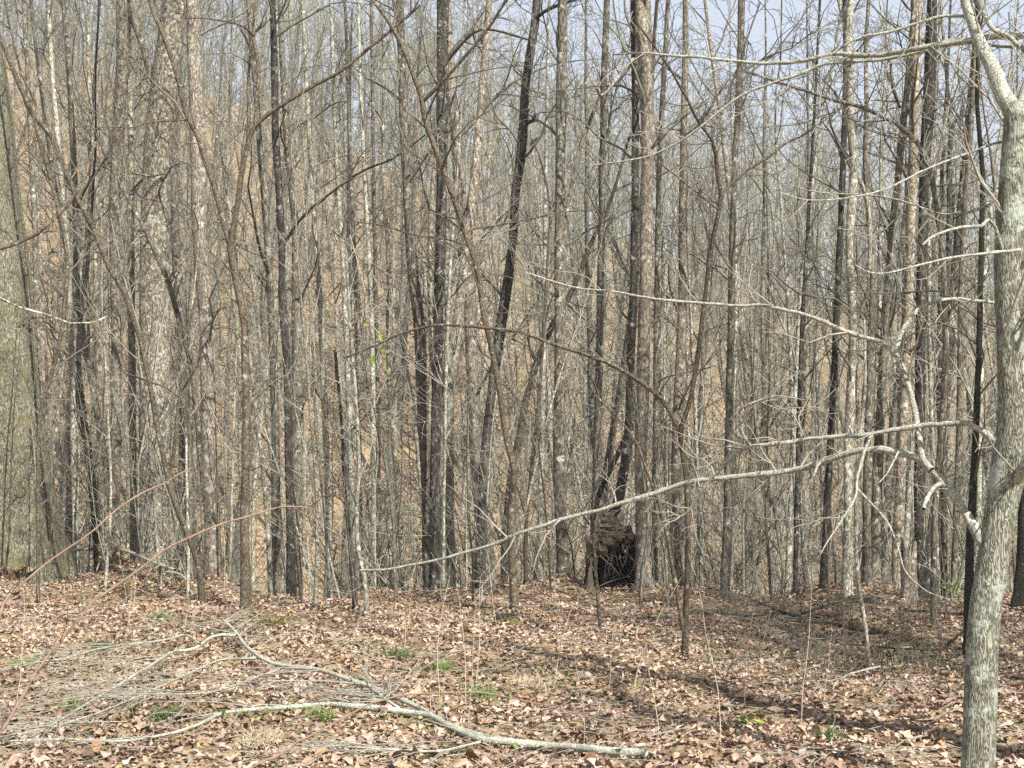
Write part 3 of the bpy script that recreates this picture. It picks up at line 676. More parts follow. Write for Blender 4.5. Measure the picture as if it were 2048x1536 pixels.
tree('bare_tree', 'pale thin leaning stem beside the thin dark one right of centre', 'pale', [(1596, 1205, 9), (1592, 1050, 8), (1586, 880, 8), (1580, 700, 7), (1572, 550, 6), (1560, 380, 5)], d=16.5, ext=9, nb=12, crown=5)
tree('bare_tree', 'smooth pale lit trunk with a slight S-bend in the right third', 'pale',
     [(1695, 1225, 24), (1695, 1120, 20), (1696, 1000, 19), (1697, 880, 18), (1702, 770, 17), (1706, 680, 17), (1702, 580, 16), (1698, 490, 17), (1704, 400, 17), (1708, 330, 16), (1702, 250, 15), (1699, 160, 15), (1697, 70, 15), (1702, 0, 14)], d=14.3, ext=14, nb=12, sides=18, rings=56,
     br=[([(1697, 70), (1690, 45), (1682, 20), (1675, -20)], 11, 9, 0, .2, 3), ([(1712, 350), (1722, 365), (1732, 395), (1738, 430), (1740, 480), (1738, 540)], 10, 8, .1, .3, 2)])
tree('bare_tree', 'dark straight trunk at the left side of the pale S-bend trunk', 'dark',
     [(1647, 1232, 18), (1650, 1120, 16), (1655, 1000, 15), (1661, 880, 14), (1668, 760, 14), (1673, 640, 13), (1678, 520, 13), (1682, 420, 12), (1687, 310, 12), (1690, 210, 11), (1691, 100, 10), (1690, 0, 9)], d=14.8, ext=13, nb=10)
tree('bare_tree', 'dark trunk of the right-hand cluster, nearest the pale S-bend one', 'grey',
     [(1735, 1222, 20), (1733, 1100, 18), (1734, 980, 17), (1737, 850, 16), (1741, 700, 15), (1746, 560, 13), (1738, 430, 11)], d=14.9, ext=10, nb=10, crown=6)
tree('bare_tree', 'grey trunk second in the right-hand cluster, leaning right as it rises', 'grey',
     [(1749, 1215, 24), (1750, 1100, 21), (1754, 980, 20), (1760, 850, 19), (1766, 720, 17), (1773, 600, 16), (1781, 500, 15), (1790, 410, 15), (1798, 340, 15), (1806, 250, 14), (1815, 170, 13), (1825, 60, 12), (1830, -20, 11)], d=15.4, ext=14, nb=10, sides=18,
     br=[([(1802, 215), (1790, 190), (1782, 160), (1782, 125)], 7, 5, 0, -.3, 2), ([(1803, 203), (1775, 202), (1750, 200)], 5, 3, 0, -.2, 1)])
tree('bare_tree', 'straight grey trunk in the right-hand cluster with warm brown lit side', 'pink',
     [(1792, 1210, 22), (1796, 1080, 21), (1802, 940, 20), (1808, 800, 20), (1814, 660, 20), (1819, 520, 20), (1822, 420, 20), (1826, 310, 20), (1830, 200, 19), (1832, 100, 19), (1834, 0, 19)], d=15.8, ext=16, nb=10, sides=18)
tree('bare_tree', 'thick dark trunk at the right of the right-hand cluster', 'dark',
     [(1838, 1150, 20), (1838, 1000, 20), (1840, 850, 20), (1841, 700, 20), (1843, 560, 20), (1846, 450, 20), (1850, 330, 22), (1856, 240, 24), (1860, 150, 23), (1862, 60, 21), (1864, 0, 20)], d=17, ext=16, nb=9, sides=18)
tree('bare_tree', 'slim leaning trunk between the cluster and the big furrowed tree', 'grey',
     [(1905, 1190, 13), (1912, 1040, 13), (1918, 880, 13), (1921, 720, 13), (1922, 600, 12), (1926, 500, 12), (1931, 400, 12), (1938, 300, 12), (1944, 210, 12), (1950, 120, 11), (1955, 0, 10)], d=15.5, ext=13, nb=10)
tree('bare_tree', 'crooked dark stem with an elbow left of the big furrowed tree', 'dark',
     [(1888, 1000, 12), (1886, 860, 11), (1893, 700, 11), (1896, 560, 10), (1898, 450, 10), (1898, 340, 9), (1903, 260, 9), (1912, 236, 9), (1936, 229, 8)], d=16.4, nb=10, bf=.4)
tree('bare_tree', 'dark trunk half hidden behind the left side of the big furrowed tree', 'blackwood',
     [(1936, 1320, 22), (1938, 1200, 19), (1940, 1090, 17), (1946, 980, 15), (1952, 850, 13), (1958, 700, 12), (1962, 520, 11), (1966, 350, 10)], ext=9, nb=10, crown=6)
tree('bare_tree', 'near-black trunk cut by the right edge behind the big furrowed tree', 'blackwood',
     [(2044, 1215, 36), (2050, 1080, 30), (2054, 900, 26), (2060, 700, 24), (2066, 400, 22), (2070, 0, 20)], ext=15, nb=8, sides=18)

# ------------------------------------------------------------------ wood further down the slope: a library of whole trees
def lib_tree(seed, h, r, nb, first, spread_len, twm, trm, lvl=2, kids=5, sides=9, rmin=.005, lean=.0, fork=False, wob=.035):
    rng = random.Random(seed)
    n = 16; p = (0, 0, -.3); d = nrm((rng.gauss(0, .04) + lean, rng.gauss(0, .04), 1))
    pts = [p]; rad = [r * 1.1]
    for i in range(n):
        d = nrm((d[0] + rng.gauss(0, wob), d[1] + rng.gauss(0, wob), d[2] + .05))
        p = add(p, d, h / n); pts.append(p); rad.append(max(.008, r * (1 - (i + 1) / n * .85)))
    S = spline([(*a, b) for a, b in zip(pts, rad)], 30)
    tv, tq = trunk_arrays(S[:, :3], S[:, 3], sides, seed, .3, .04)
    T = Tubes()
    sp = [tuple(q[:3]) for q in S]
    sprout(rng, sp, list(S[:, 3]), T, int(nb * .34), first, .97, spread_len, lvl, kids, .5, .5, .16, rmin, rmax=.045)
    sprout(rng, sp, list(S[:, 3]), T, int(nb * .25), .12, first + .1, (spread_len[0] * .3, spread_len[1] * .5), lvl - 1, kids, .2, .3, .2, rmin, rmax=.02)
    cv, cq = T.arrays()
    return (tv, tq), (cv, cq), M[trm], M[twm]

LIB = []
specs = [(13, .075, 26, .45, (1.2, 3.0), 'twig', 'f_grey'), (16, .10, 28, .5, (1.4, 3.4), 'twig', 'f_pink'), (11, .05, 24, .4, (.8, 2.2), 'twig_pale', 'f_pale'),
         (14, .085, 26, .45, (1.2, 2.8), 'twig', 'f_lichen'), (12, .055, 24, .35, (.9, 2.4), 'twig', 'f_grey'), (15, .09, 26, .5, (1.4, 3.2), 'twig', 'f_dark'),
         (10, .04, 22, .3, (.7, 1.9), 'twig_pale', 'f_pale'), (17, .12, 30, .5, (1.5, 3.6), 'twig', 'f_grey'), (9, .035, 22, .25, (.6, 1.8), 'twig', 'f_brown'), (13, .065, 26, .4, (1.0, 2.6), 'twig_pale', 'farbark')]
for i, (h, r, nb, fi, ln, tw, tr) in enumerate(specs):
    a, b, tm, cm = lib_tree(900 + i, h, r, nb, fi, ln, tw, tr, rmin=.0035, lean=(-.02, .015, .0, .03, -.03)[i % 5])
    LIB.append((mesh_from('trunk', a[0], a[1], [tm]), mesh_from('crown', b[0], b[1], [cm]), r, h))

a, b, tm, cm = lib_tree(955, 14, .14, 120, .35, (1.4, 3.4), 'twig', 'f_grey', rmin=.006)
LIB.append((mesh_from('trunk', a[0], a[1], [tm]), mesh_from('crown', b[0], b[1], [cm]), .14, 14))
KINDLAB = {0: 'slim brownish-grey tree', 1: 'tall pinkish-grey tree', 2: 'thin pale-barked tree', 3: 'lichen-flecked grey tree', 4: 'thin brown-grey tree', 5: 'dark-barked tree',
           6: 'very thin pale tree', 7: 'stout grey tree', 8: 'whip-thin brown tree', 9: 'slender light grey tree'}
def place_tree(k, x, y, s, rz, label, group, tilt=(0, 0), bury=0.0):
    root = thing('bare_tree', label, 'tree', (x, y, Hf(x, y) - bury), group)
    root.rotation_euler = (tilt[0], tilt[1], rz); root.scale = (s, s, s * 1.0)
    obj('trunk', LIB[k][0], root); c = obj('crown', LIB[k][1], root, kind='stuff')
    return root

LAND = [(-9e9, None), (42, 'mossy trunk'), (309, 'lichened trunk'), (490, 'V-forked sapling'), (657, 'leaning trunk'), (870, 'black trunk'), (1120, 'sturdy trunk'), (1288, 'twin trunk'),
        (1457, 'halfway trunk'), (1700, 'S-bend trunk'), (1822, 'right cluster'), (2020, 'furrowed tree'), (9e9, None)]
ORD = ['', 'leftmost', 'second from left', 'third from left', 'fourth from left', 'fifth from left', 'sixth from left', 'seventh from left']
rng = random.Random(5)
placed = list(TREE_XY)
todo = []
for tries in range(20000):
    if len(todo) >= 205: break
    near = len(todo) < 80
    y = rng.uniform(17, 31) if near else 31 + 34 * rng.random() ** .8
    x = rng.uniform(-.40 * y - .5, .40 * y + .5)
    if y - float(edge(x)) < 1.2: continue
    if any((x - a) ** 2 + (y - b) ** 2 < (.85 if near else 1.3) ** 2 for a, b in placed): continue
    if near and any(abs(1024 + x / y * F - c) < w for c, w in ((30, 70), (309, 58), (425, 30), (490, 22), (885, 26), (1280, 46), (1700, 20), (1120, 22))): continue
    placed.append((x, y))
    k = rng.choice([0, 2, 2, 3, 4, 4, 6, 6, 8, 8, 9, 5, 1]) if near else rng.choice([0, 1, 2, 3, 4, 5, 6, 7, 9, 2, 9])
    px = 1024 + x / y * F
    li = [q for q in range(len(LAND) - 1) if LAND[q][0] <= px < LAND[q + 1][0]][0]
    a, b = LAND[li][1], LAND[li + 1][1]
    place = 'between ' + a + ' and ' + b if a and b else ('left of ' + b if b else 'right of ' + a)
    where = 'below the rim' if near else 'across the ravine'
    todo.append((KINDLAB[k] + ' ' + where + ' ' + place, px, k, x, y, rng.uniform(.85, 1.3), rng.uniform(0, 6.28), (rng.gauss(0, .03), rng.gauss(0, .03)), where))
for lab, px, k, x, y, sc, rz, ti, where in todo:
    same = sorted(t[1] for t in todo if t[0] == lab)
    if len(same) > 1: full = lab + ', ' + ORD[min(same.index(px) + 1, 7)]
    else: full = lab
    place_tree(k, x, y, sc, rz, full, 'trees ' + where, ti)

whips = []
for tries in range(400):
    if len(whips) >= 34: break
    x = rng.uniform(-6.2, 5.6); y = float(edge(x)) + rng.uniform(-1.3, .6)
    px = 1024 + x / y * F
    if any((x - a) ** 2 + (y - b) ** 2 < .28 ** 2 for a, b in placed) or abs(px - 1230) < 60: continue
    placed.append((x, y)); TREE_XY.append((x, y))
    li = [q for q in range(len(LAND) - 1) if LAND[q][0] <= px < LAND[q + 1][0]][0]
    a, b = LAND[li][1], LAND[li + 1][1]
    whips.append(('thin bare whip on the rim ' + ('between ' + a + ' and ' + b if a and b else ('left of ' + b if b else 'right of ' + a)), px, x, y, rng.choice((2, 6, 6, 8, 8, 4)), rng.uniform(.22, .5)))
for lab, px, x, y, k, sc in whips:
    same = sorted(t[1] for t in whips if t[0] == lab)
    w = place_tree(k, x, y, sc, rng.uniform(0, 6.28), lab + (', ' + ORD[min(same.index(px) + 1, 7)] if len(same) > 1 else ''), 'thin whips along the rim', (rng.gauss(0, .09), rng.gauss(0, .09)))
    w.name = 'sapling'; w['category'] = 'sapling'

# trees standing just outside the right of the frame: their shadows fall across the leaf litter
for k, x, y, s, rz in ((10, 6.3, 5.8, .95, 2.0), (10, 7.8, 3.9, 1.0, 4.0), (10, 9.4, 4.6, 1.0, 1.0), (7, 5.3, 7.3, .9, 5.2), (7, 8.4, 6.9, 1.0, .7)):
    place_tree(k, x, y, s, rz, 'tree standing outside the right of the frame, seen only by its shadow', 'trees outside the frame')

# ------------------------------------------------------------------ far woodland and brush: instanced masses
def scatter_group(name):
    ng = bpy.data.node_groups.new(name, 'GeometryNodeTree')
    ng.interface.new_socket('Geometry', in_out='INPUT', socket_type='NodeSocketGeometry')
    ng.interface.new_socket('Geometry', in_out='OUTPUT', socket_type='NodeSocketGeometry')
    return ng

def scatter(name, label, pts, rots, scales, idx, meshes, cat=None):
    lib = bpy.data.collections.new(name + '_library')
    for i, me in enumerate(meshes):
        o = bpy.data.objects.new('%s_%02d' % (name, i), me); lib.objects.link(o)
    me = bpy.data.meshes.new(name)
    n = len(pts)
    me.vertices.add(n); me.vertices.foreach_set('co', np.asarray(pts, np.float32).ravel())
    at = me.attributes.new('rot', 'FLOAT_VECTOR', 'POINT'); at.data.foreach_set('vector', np.asarray(rots, np.float32).ravel())
    at = me.attributes.new('scl', 'FLOAT', 'POINT'); at.data.foreach_set('value', np.asarray(scales, np.float32))
    at = me.attributes.new('pick', 'INT', 'POINT'); at.data.foreach_set('value', np.asarray(idx, np.int32))
    me.update()
    o = obj(name, me, kind='stuff'); o['label'] = label
    if cat: o['category'] = cat
    ng = scatter_group(name); N = ng.nodes; L = ng.links
    gi = N.new('NodeGroupInput'); go = N.new('NodeGroupOutput')
    ci = N.new('GeometryNodeCollectionInfo'); ci.inputs['Collection'].default_value = lib
    ci.inputs['Separate Children'].default_value = True; ci.inputs['Reset Children'].default_value = True
    ip = N.new('GeometryNodeInstanceOnPoints'); ip.inputs['Pick Instance'].default_value = True
    def attr(nm, dt):
        a = N.new('GeometryNodeInputNamedAttribute'); a.data_type = dt; a.inputs['Name'].default_value = nm
        return [s for s in a.outputs if s.enabled and s.name == 'Attribute'][0]
    L.new(gi.outputs[0], ip.inputs['Points']); L.new(ci.outputs[0], ip.inputs['Instance'])
    L.new(attr('pick', 'INT'), ip.inputs['Instance Index']); L.new(attr('rot', 'FLOAT_VECTOR'), ip.inputs['Rotation']); L.new(attr('scl', 'FLOAT'), ip.inputs['Scale'])
    L.new(ip.outputs[0], go.inputs[0])
    md = o.modifiers.new('scatter', 'NODES'); md.node_group = ng
    return o

far_meshes = []
for i in range(7):
    rr = random.Random(50 + i)
    a, b, tm, cm = lib_tree(1500 + i, rr.uniform(12, 18), rr.uniform(.06, .12), 30, .35, (1.2, 3.4), 'twig_bud' if i == 6 else 'twig_far', 'farbark', 2, 4, 5, .010, rr.uniform(-.04, .04))
    far_meshes.append(mesh_from('far_tree', np.vstack([a[0], b[0]]), np.vstack([a[1], b[1] + len(a[0])]), [tm, cm], np.r_[np.zeros(len(a[1])), np.ones(len(b[1]))]))
rg = np.random.RandomState(8)
n = 1250
fy = 46 + 150 * rg.rand(n) ** .8
fx = (rg.rand(n) * 2 - 1) * (fy * .44 + 4)
scatter('far_woodland', 'bare grey-brown woodland massed over the far hillside', np.stack([fx, fy, H(fx, fy)], -1),
        np.stack([rg.normal(0, .03, n), rg.normal(0, .03, n), rg.rand(n) * 6.28], -1), rg.uniform(.7, 1.25, n), rg.randint(0, 7, n), far_meshes)

def shrub(seed, h, stems, twm, rmin=.0025, kids=5):
    rng = random.Random(seed); T = Tubes()
    for s in range(stems):
        p = (rng.gauss(0, .25), rng.gauss(0, .25), -.1); d = nrm((rng.gauss(0, .22), rng.gauss(0, .22), 1))
        grow(rng, p, d, h * rng.uniform(.6, 1.1), .006 + h * .0022, 2, T, .12, .06, kids, rmin, (25, 60))
    V, Q = T.arrays()
    return mesh_from('shrub', V, Q, [M[twm]])
shrubs = [shrub(70 + i, (1.6, 2.4, 3.2, 4.2, 2.8, 3.6, 5.0, 2.0)[i], (5, 4, 3, 2, 5, 3, 2, 6)[i], ('twig', 'twig_pale', 'twig', 'twig_pale', 'twig_far', 'twig', 'twig_pale', 'twig_far')[i]) for i in range(8)]
n = 540
sy = 16 + 74 * rg.rand(n) ** 1.15
sx = (rg.rand(n) * 2 - 1) * (sy * .42 + 2)
rx_ = rg.uniform(-7.5, 7, 45); ry_ = edge(rx_) + .2 + 3.2 * rg.rand(45)
sx = np.r_[sx, rx_]; sy = np.r_[sy, ry_]
ok = (sy - edge(sx)) > .08
sx, sy = sx[ok], sy[ok]; n = len(sx)
scatter('understory_brush', 'tangled bare brush and thin whips filling the ravine', np.stack([sx, sy, H(sx, sy)], -1),
        np.stack([rg.normal(0, .1, n), rg.normal(0, .1, n), rg.rand(n) * 6.28], -1), rg.uniform(.6, 1.3, n), rg.randint(0, 8, n), shrubs)

# ------------------------------------------------------------------ dead leaves
def leaf_arrays(n, rg, size=(.05, .13), tilt=.42, flat=False):
    """n dead leaves: 5 rows x 3 points each, lobed, folded and curled"""
    L = size[0] + (size[1] - size[0]) * rg.rand(n) ** 1.8
    W = L * rg.uniform(.38, .9, n)
    u = np.array([-.5, -.24, .0, .26, .5])
    base_w = np.array([[.1, .8, 1.0, .75, .04], [.15, .95, .55, .95, .1], [.5, 1.0, .9, .6, .3]])[rg.randint(0, 3, n)]
    rw = base_w * rg.uniform(.6, 1.2, (n, 5))
    curl = rg.normal(.0, 1.0, n); fold = rg.normal(.15, .45, n); twist = rg.normal(0, .6, n)
    V = np.zeros((n, 5, 3, 3))
    for r in range(5):
        x = u[r] * L
        zc = curl * (u[r] ** 2 - .1) * L
        for c, s in enumerate((-1, 0, 1)):
            y = s * rw[:, r] * W * .5 * rg.uniform(.7, 1.2, n)
            V[:, r, c, 0] = x + (abs(s) * rg.normal(0, .07, n) * L)
            V[:, r, c, 1] = y
            V[:, r, c, 2] = zc + abs(y) * fold + y * twist * u[r]
    V = V.reshape(n, 15, 3)
    a = rg.rand(n) * 6.28; tx = rg.normal(0, tilt, n); ty = rg.normal(0, tilt, n)
    ca, sa = np.cos(a), np.sin(a)
    def rot(V, c, s, i, j):
        A = V[:, :, i] * c[:, None] - V[:, :, j] * s[:, None]; B = V[:, :, i] * s[:, None] + V[:, :, j] * c[:, None]
        V[:, :, i] = A; V[:, :, j] = B
    rot(V, np.cos(tx), np.sin(tx), 1, 2); rot(V, np.cos(ty), np.sin(ty), 0, 2); rot(V, ca, sa, 0, 1)
    q = []
    for r in range(4):
        for c in range(2): q.append((r * 3 + c, r * 3 + c + 1, (r + 1) * 3 + c + 1, (r + 1) * 3 + c))
    Q = (np.array(q)[None] + (np.arange(n) * 15)[:, None, None]).reshape(-1, 4)
    return V, Q

N = 92000
ly = 5.2 + 14.5 * rg.rand(N * 2) ** .92
lx = (rg.rand(N * 2) * 2 - 1) * (ly * .39 + .9)
ok = np.where((ly - edge(lx)) < 2.2)[0][:N]
lx, ly = lx[ok], ly[ok]; n = len(lx)
V, Q = leaf_arrays(n, rg, (.02, .072), .27)
heap = np.zeros(n)
for tx, ty in TREE_XY:
    heap = np.maximum(heap, .05 * np.exp(-((lx - tx) ** 2 + (ly - ty) ** 2) / .06))
V = V + np.stack([lx, ly, H(lx, ly) + .006 + heap * rg.rand(n) + .03 * rg.rand(n) ** 2], -1)[:, None]
obj('leaf_litter', mesh_from('leaf_litter', V, Q, [M['leaf']]), ground, kind='stuff')

# the 300 leaves that show largest, each its own piece of the ground
shapes = []
for i in range(10):
    V, Q = leaf_arrays(1, np.random.RandomState(300 + i), (.10, .12), .12)
    shapes.append(mesh_from('leaf', V, Q, [M['leaf']]))
for i in range(300):
    y = 6.6 + 2.6 * rg.rand() ** 1.4; x = (rg.rand() * 2 - 1) * y * .365
    o = obj('leaf', shapes[i % 10], ground, (x, y, Hf(x, y) + .03 + .02 * rg.rand()))
    o.rotation_euler = (rg.normal(0, .3), rg.normal(0, .3), rg.rand() * 6.28); s = rg.uniform(.55, 1.0); o.scale = (s, s * rg.uniform(.8, 1.2), s)

patches = []
for i in range(4):
    r2 = np.random.RandomState(600 + i)
    V, Q = leaf_arrays(110, r2, (.06, .15), .6)
    a = r2.rand(110) * 6.28; rr = np.sqrt(r2.rand(110)) * .75
    V = V + np.stack([np.cos(a) * rr, np.sin(a) * rr, .02 + .05 * r2.rand(110)], -1)[:, None]
    patches.append(mesh_from('leaf_patch', V, Q, [M['leaf_slope']]))
n = 2400
py_ = 17 + 60 * rg.rand(n) ** .9; px_ = (rg.rand(n) * 2 - 1) * (py_ * .4 + 1)
e = .4
zx = (H(px_ + e, py_) - H(px_ - e, py_)) / (2 * e); zy = (H(px_, py_ + e) - H(px_, py_ - e)) / (2 * e)
scatter('slope_leaves', 'fallen brown leaves lying over the ravine slopes', np.stack([px_, py_, H(px_, py_) + .02], -1),
        np.stack([np.arctan(zy), -np.arctan(zx), np.zeros(n)], -1), rg.uniform(.8, 1.3, n), rg.randint(0, 4, n), patches)

# fine twig litter on the leaves
T = Tubes(); rng = random.Random(77)
for i in range(1500):
    y = rng.uniform(5.6, 15.5); x = rng.uniform(-.38, .38) * y
    if y > float(edge(x)): continue
    a = rng.uniform(0, 6.28); L = rng.uniform(.08, .5); d = (math.cos(a), math.sin(a), rng.gauss(0, .12))
    p0 = (x, y, Hf(x, y) + .035)
    pts = [p0]
    for k in range(3): pts.append(add(pts[-1], nrm(add(d, (rng.gauss(0, .2), rng.gauss(0, .2), rng.gauss(0, .1)))), L / 3))
    T.add(pts, [.003, .0028, .0022, .0014], 3)
obj('twig_litter', T.mesh('twig_litter', M['twig_pale']), ground, kind='stuff')

# ------------------------------------------------------------------ fallen branches
def fallen(label, mat, stems, twn=30, lift=.03, twm='twig_pale', Lr=(.3, 1.0), seed=1, drift=(-.6, .1), name='fallen_branch'):
    rng = random.Random(seed)
    base = G(*stems[0][0][0]); base = (base[0], base[1], Hf(base[0], base[1]))
    root = thing(name, label, 'branch', base)
    T = Tubes()
    for si, (path, w0, w1, up0, up1) in enumerate(stems):
        m = len(path); R = []
        for i, (x, y) in enumerate(path):
            f = i / (m - 1); l = lift + up0 * (1 - f) + up1 * f
            q = G(x, y, l); R.append((*q, (w0 * (1 - f) + w1 * f) * q[1] / F / 2))
        B = spline(R, max(14, m * 4)); B[:, 3] = np.maximum(B[:, 3], .002)
        V, Q = trunk_arrays(B[:, :3], B[:, 3], 12 if w0 > 10 else 8, seed * 13 + si, 0, .07, base, cap=w0 > 10)
        obj('stem' if si == 0 else 'branch', mesh_from('stem' if si == 0 else 'branch', V, Q, [M[mat]]), root)
        pts = [tuple(q[:3]) for q in B]; mm = len(pts) - 1
        for k in range(int(twn * (1 if si else .6))):
            t = rng.uniform(.3, 1.0) * mm; i = min(int(t), mm - 1)
            d = nrm(sub(pts[i + 1], pts[i])); s = rng.choice((-1, 1)); an = rng.uniform(.35, .9)
            dd = nrm((d[0] * math.cos(an) - s * d[1] * math.sin(an) + drift[0] * .3, d[1] * math.cos(an) + s * d[0] * math.sin(an) + drift[1] * .3, rng.uniform(-.02, .18)))
            grow(rng, pts[i], dd, rng.uniform(*Lr), min(B[i, 3] * .5, .006), 1, T, .12, -.02, 4, .0013, (20, 50), flat=.25)
    if not T.empty(): obj('twigs', T.mesh('twigs', M[twm], base), root, kind='stuff')
    return root

fallen('long pale fallen branch with many fine twigs lying across the foreground leaves', 'deadwood',
       [([(1292, 1507), (1200, 1500), (1100, 1491), (1020, 1484), (960, 1478), (905, 1456), (860, 1432), (800, 1421), (740, 1415), (690, 1411), (650, 1408), (600, 1413), (500, 1420), (440, 1428), (405, 1446), (340, 1467), (240, 1482), (120, 1478), (20, 1482)], 17, 4, .01, .02),
        ([(985, 1478), (930, 1462), (880, 1442), (850, 1422), (810, 1402), (740, 1373), (700, 1360), (640, 1340), (560, 1330), (520, 1314), (490, 1290), (472, 1265), (445, 1238)], 12, 6, .0, .10),
        ([(522, 1316), (480, 1318), (440, 1320), (380, 1346), (300, 1382), (200, 1424), (110, 1452), (20, 1470)], 6, 2, .06, .03),
        ([(474, 1272), (430, 1271), (385, 1300), (350, 1302), (290, 1338), (210, 1386), (100, 1452), (60, 1475)], 8, 3, .10, .03),
        ([(400, 1288), (370, 1270), (330, 1280), (260, 1288), (190, 1300), (120, 1318), (20, 1330)], 5, 2, .1, .05),
        ([(570, 1335), (520, 1352), (440, 1380), (380, 1388), (300, 1388), (200, 1392)], 5, 2, .04, .04),
        ([(800, 1418), (770, 1398), (745, 1378)], 7, 6, .02, .05),
        ([(960, 1484), (880, 1502), (800, 1500), (720, 1495), (640, 1490)], 6, 3, .01, .02)],
       twn=22, seed=3, Lr=(.3, 1.1))
fallen('dark dead branch lying in the shade near the rim at right', 'blackwood',
       [([(1775, 1266), (1740, 1264), (1700, 1256), (1650, 1244), (1600, 1234), (1560, 1226), (1500, 1232), (1430, 1226), (1385, 1222)], 8, 3, .10, .16),
        ([(1600, 1234), (1560, 1222), (1520, 1206), (1478, 1190)], 7, 3, .12, .28),
        ([(1590, 1232), (1640, 1216), (1690, 1202), (1740, 1196)], 6, 2, .12, .22),
        ([(1610, 1240), (1595, 1262), (1600, 1300), (1620, 1330)], 4, 2, .1, .02)], twn=20, seed=5, twm='twig', Lr=(.25, .8), drift=(0, 0))
fallen('thin dark stick under the bright green sprig at right', 'blackwood', [([(1880, 1300), (1840, 1299), (1780, 1296), (1740, 1292), (1680, 1288)], 5, 2, .02, .03)], twn=8, seed=6, twm='twig', Lr=(.1, .4), drift=(0, 0))
fallen('dark pole leaning low behind the stump at right', 'blackwood', [([(1935, 1228), (1890, 1226), (1850, 1222), (1810, 1222)], 7, 4, .02, .1)], twn=5, seed=7, twm='twig', Lr=(.1, .4), drift=(0, 0))
fallen('slanting dark stick rising towards the big furrowed trunk', 'blackwood', [([(1873, 1308), (1900, 1285), (1920, 1268), (1938, 1252)], 6, 4, .0, .12)], twn=4, seed=8, twm='twig', Lr=(.1, .3), drift=(0, 0))
fallen('pale bent stick on the dark patch of leaves at right', 'deadwood', [([(1760, 1333), (1720, 1342), (1690, 1352), (1672, 1365), (1665, 1380)], 4, 3, .1, .0)], twn=3, seed=9, Lr=(.1, .3), drift=(0, 0))
fallen('weathered pole lying behind the thick lichened trunk foot at left', 'deadwood', [([(116, 1104), (180, 1098), (250, 1102), (300, 1122), (350, 1140)], 7, 6, .15, .3)], twn=8, seed=10, Lr=(.2, .6), drift=(0, 0))
fallen('pale curved stick arching over the litter near the V-forked sapling', 'deadwood', [([(388, 1198), (372, 1160), (350, 1145), (322, 1144)], 5, 4, 0, .12)], twn=4, seed=11, Lr=(.1, .4), drift=(0, 0))

# scattered brush of thin dark twigs at right
T = Tubes(); rng = random.Random(31)
for i in range(150):
    x = rng.uniform(1400, 1920); y = rng.uniform(1215, 1400)
    p = G(x, y); p = (p[0], p[1], Hf(p[0], p[1]))
    grow(rng, p, nrm((rng.gauss(0, .9), rng.gauss(0, .5), rng.uniform(.1, .9))), rng.uniform(.3, .9), .004, 1, T, .2, 0, 5, .0014)
bo = obj('twig_brush', T.mesh('twig_brush', M['twig_red']), kind='stuff'); bo['label'] = 'low tangle of dark twigs in the shaded litter at right'

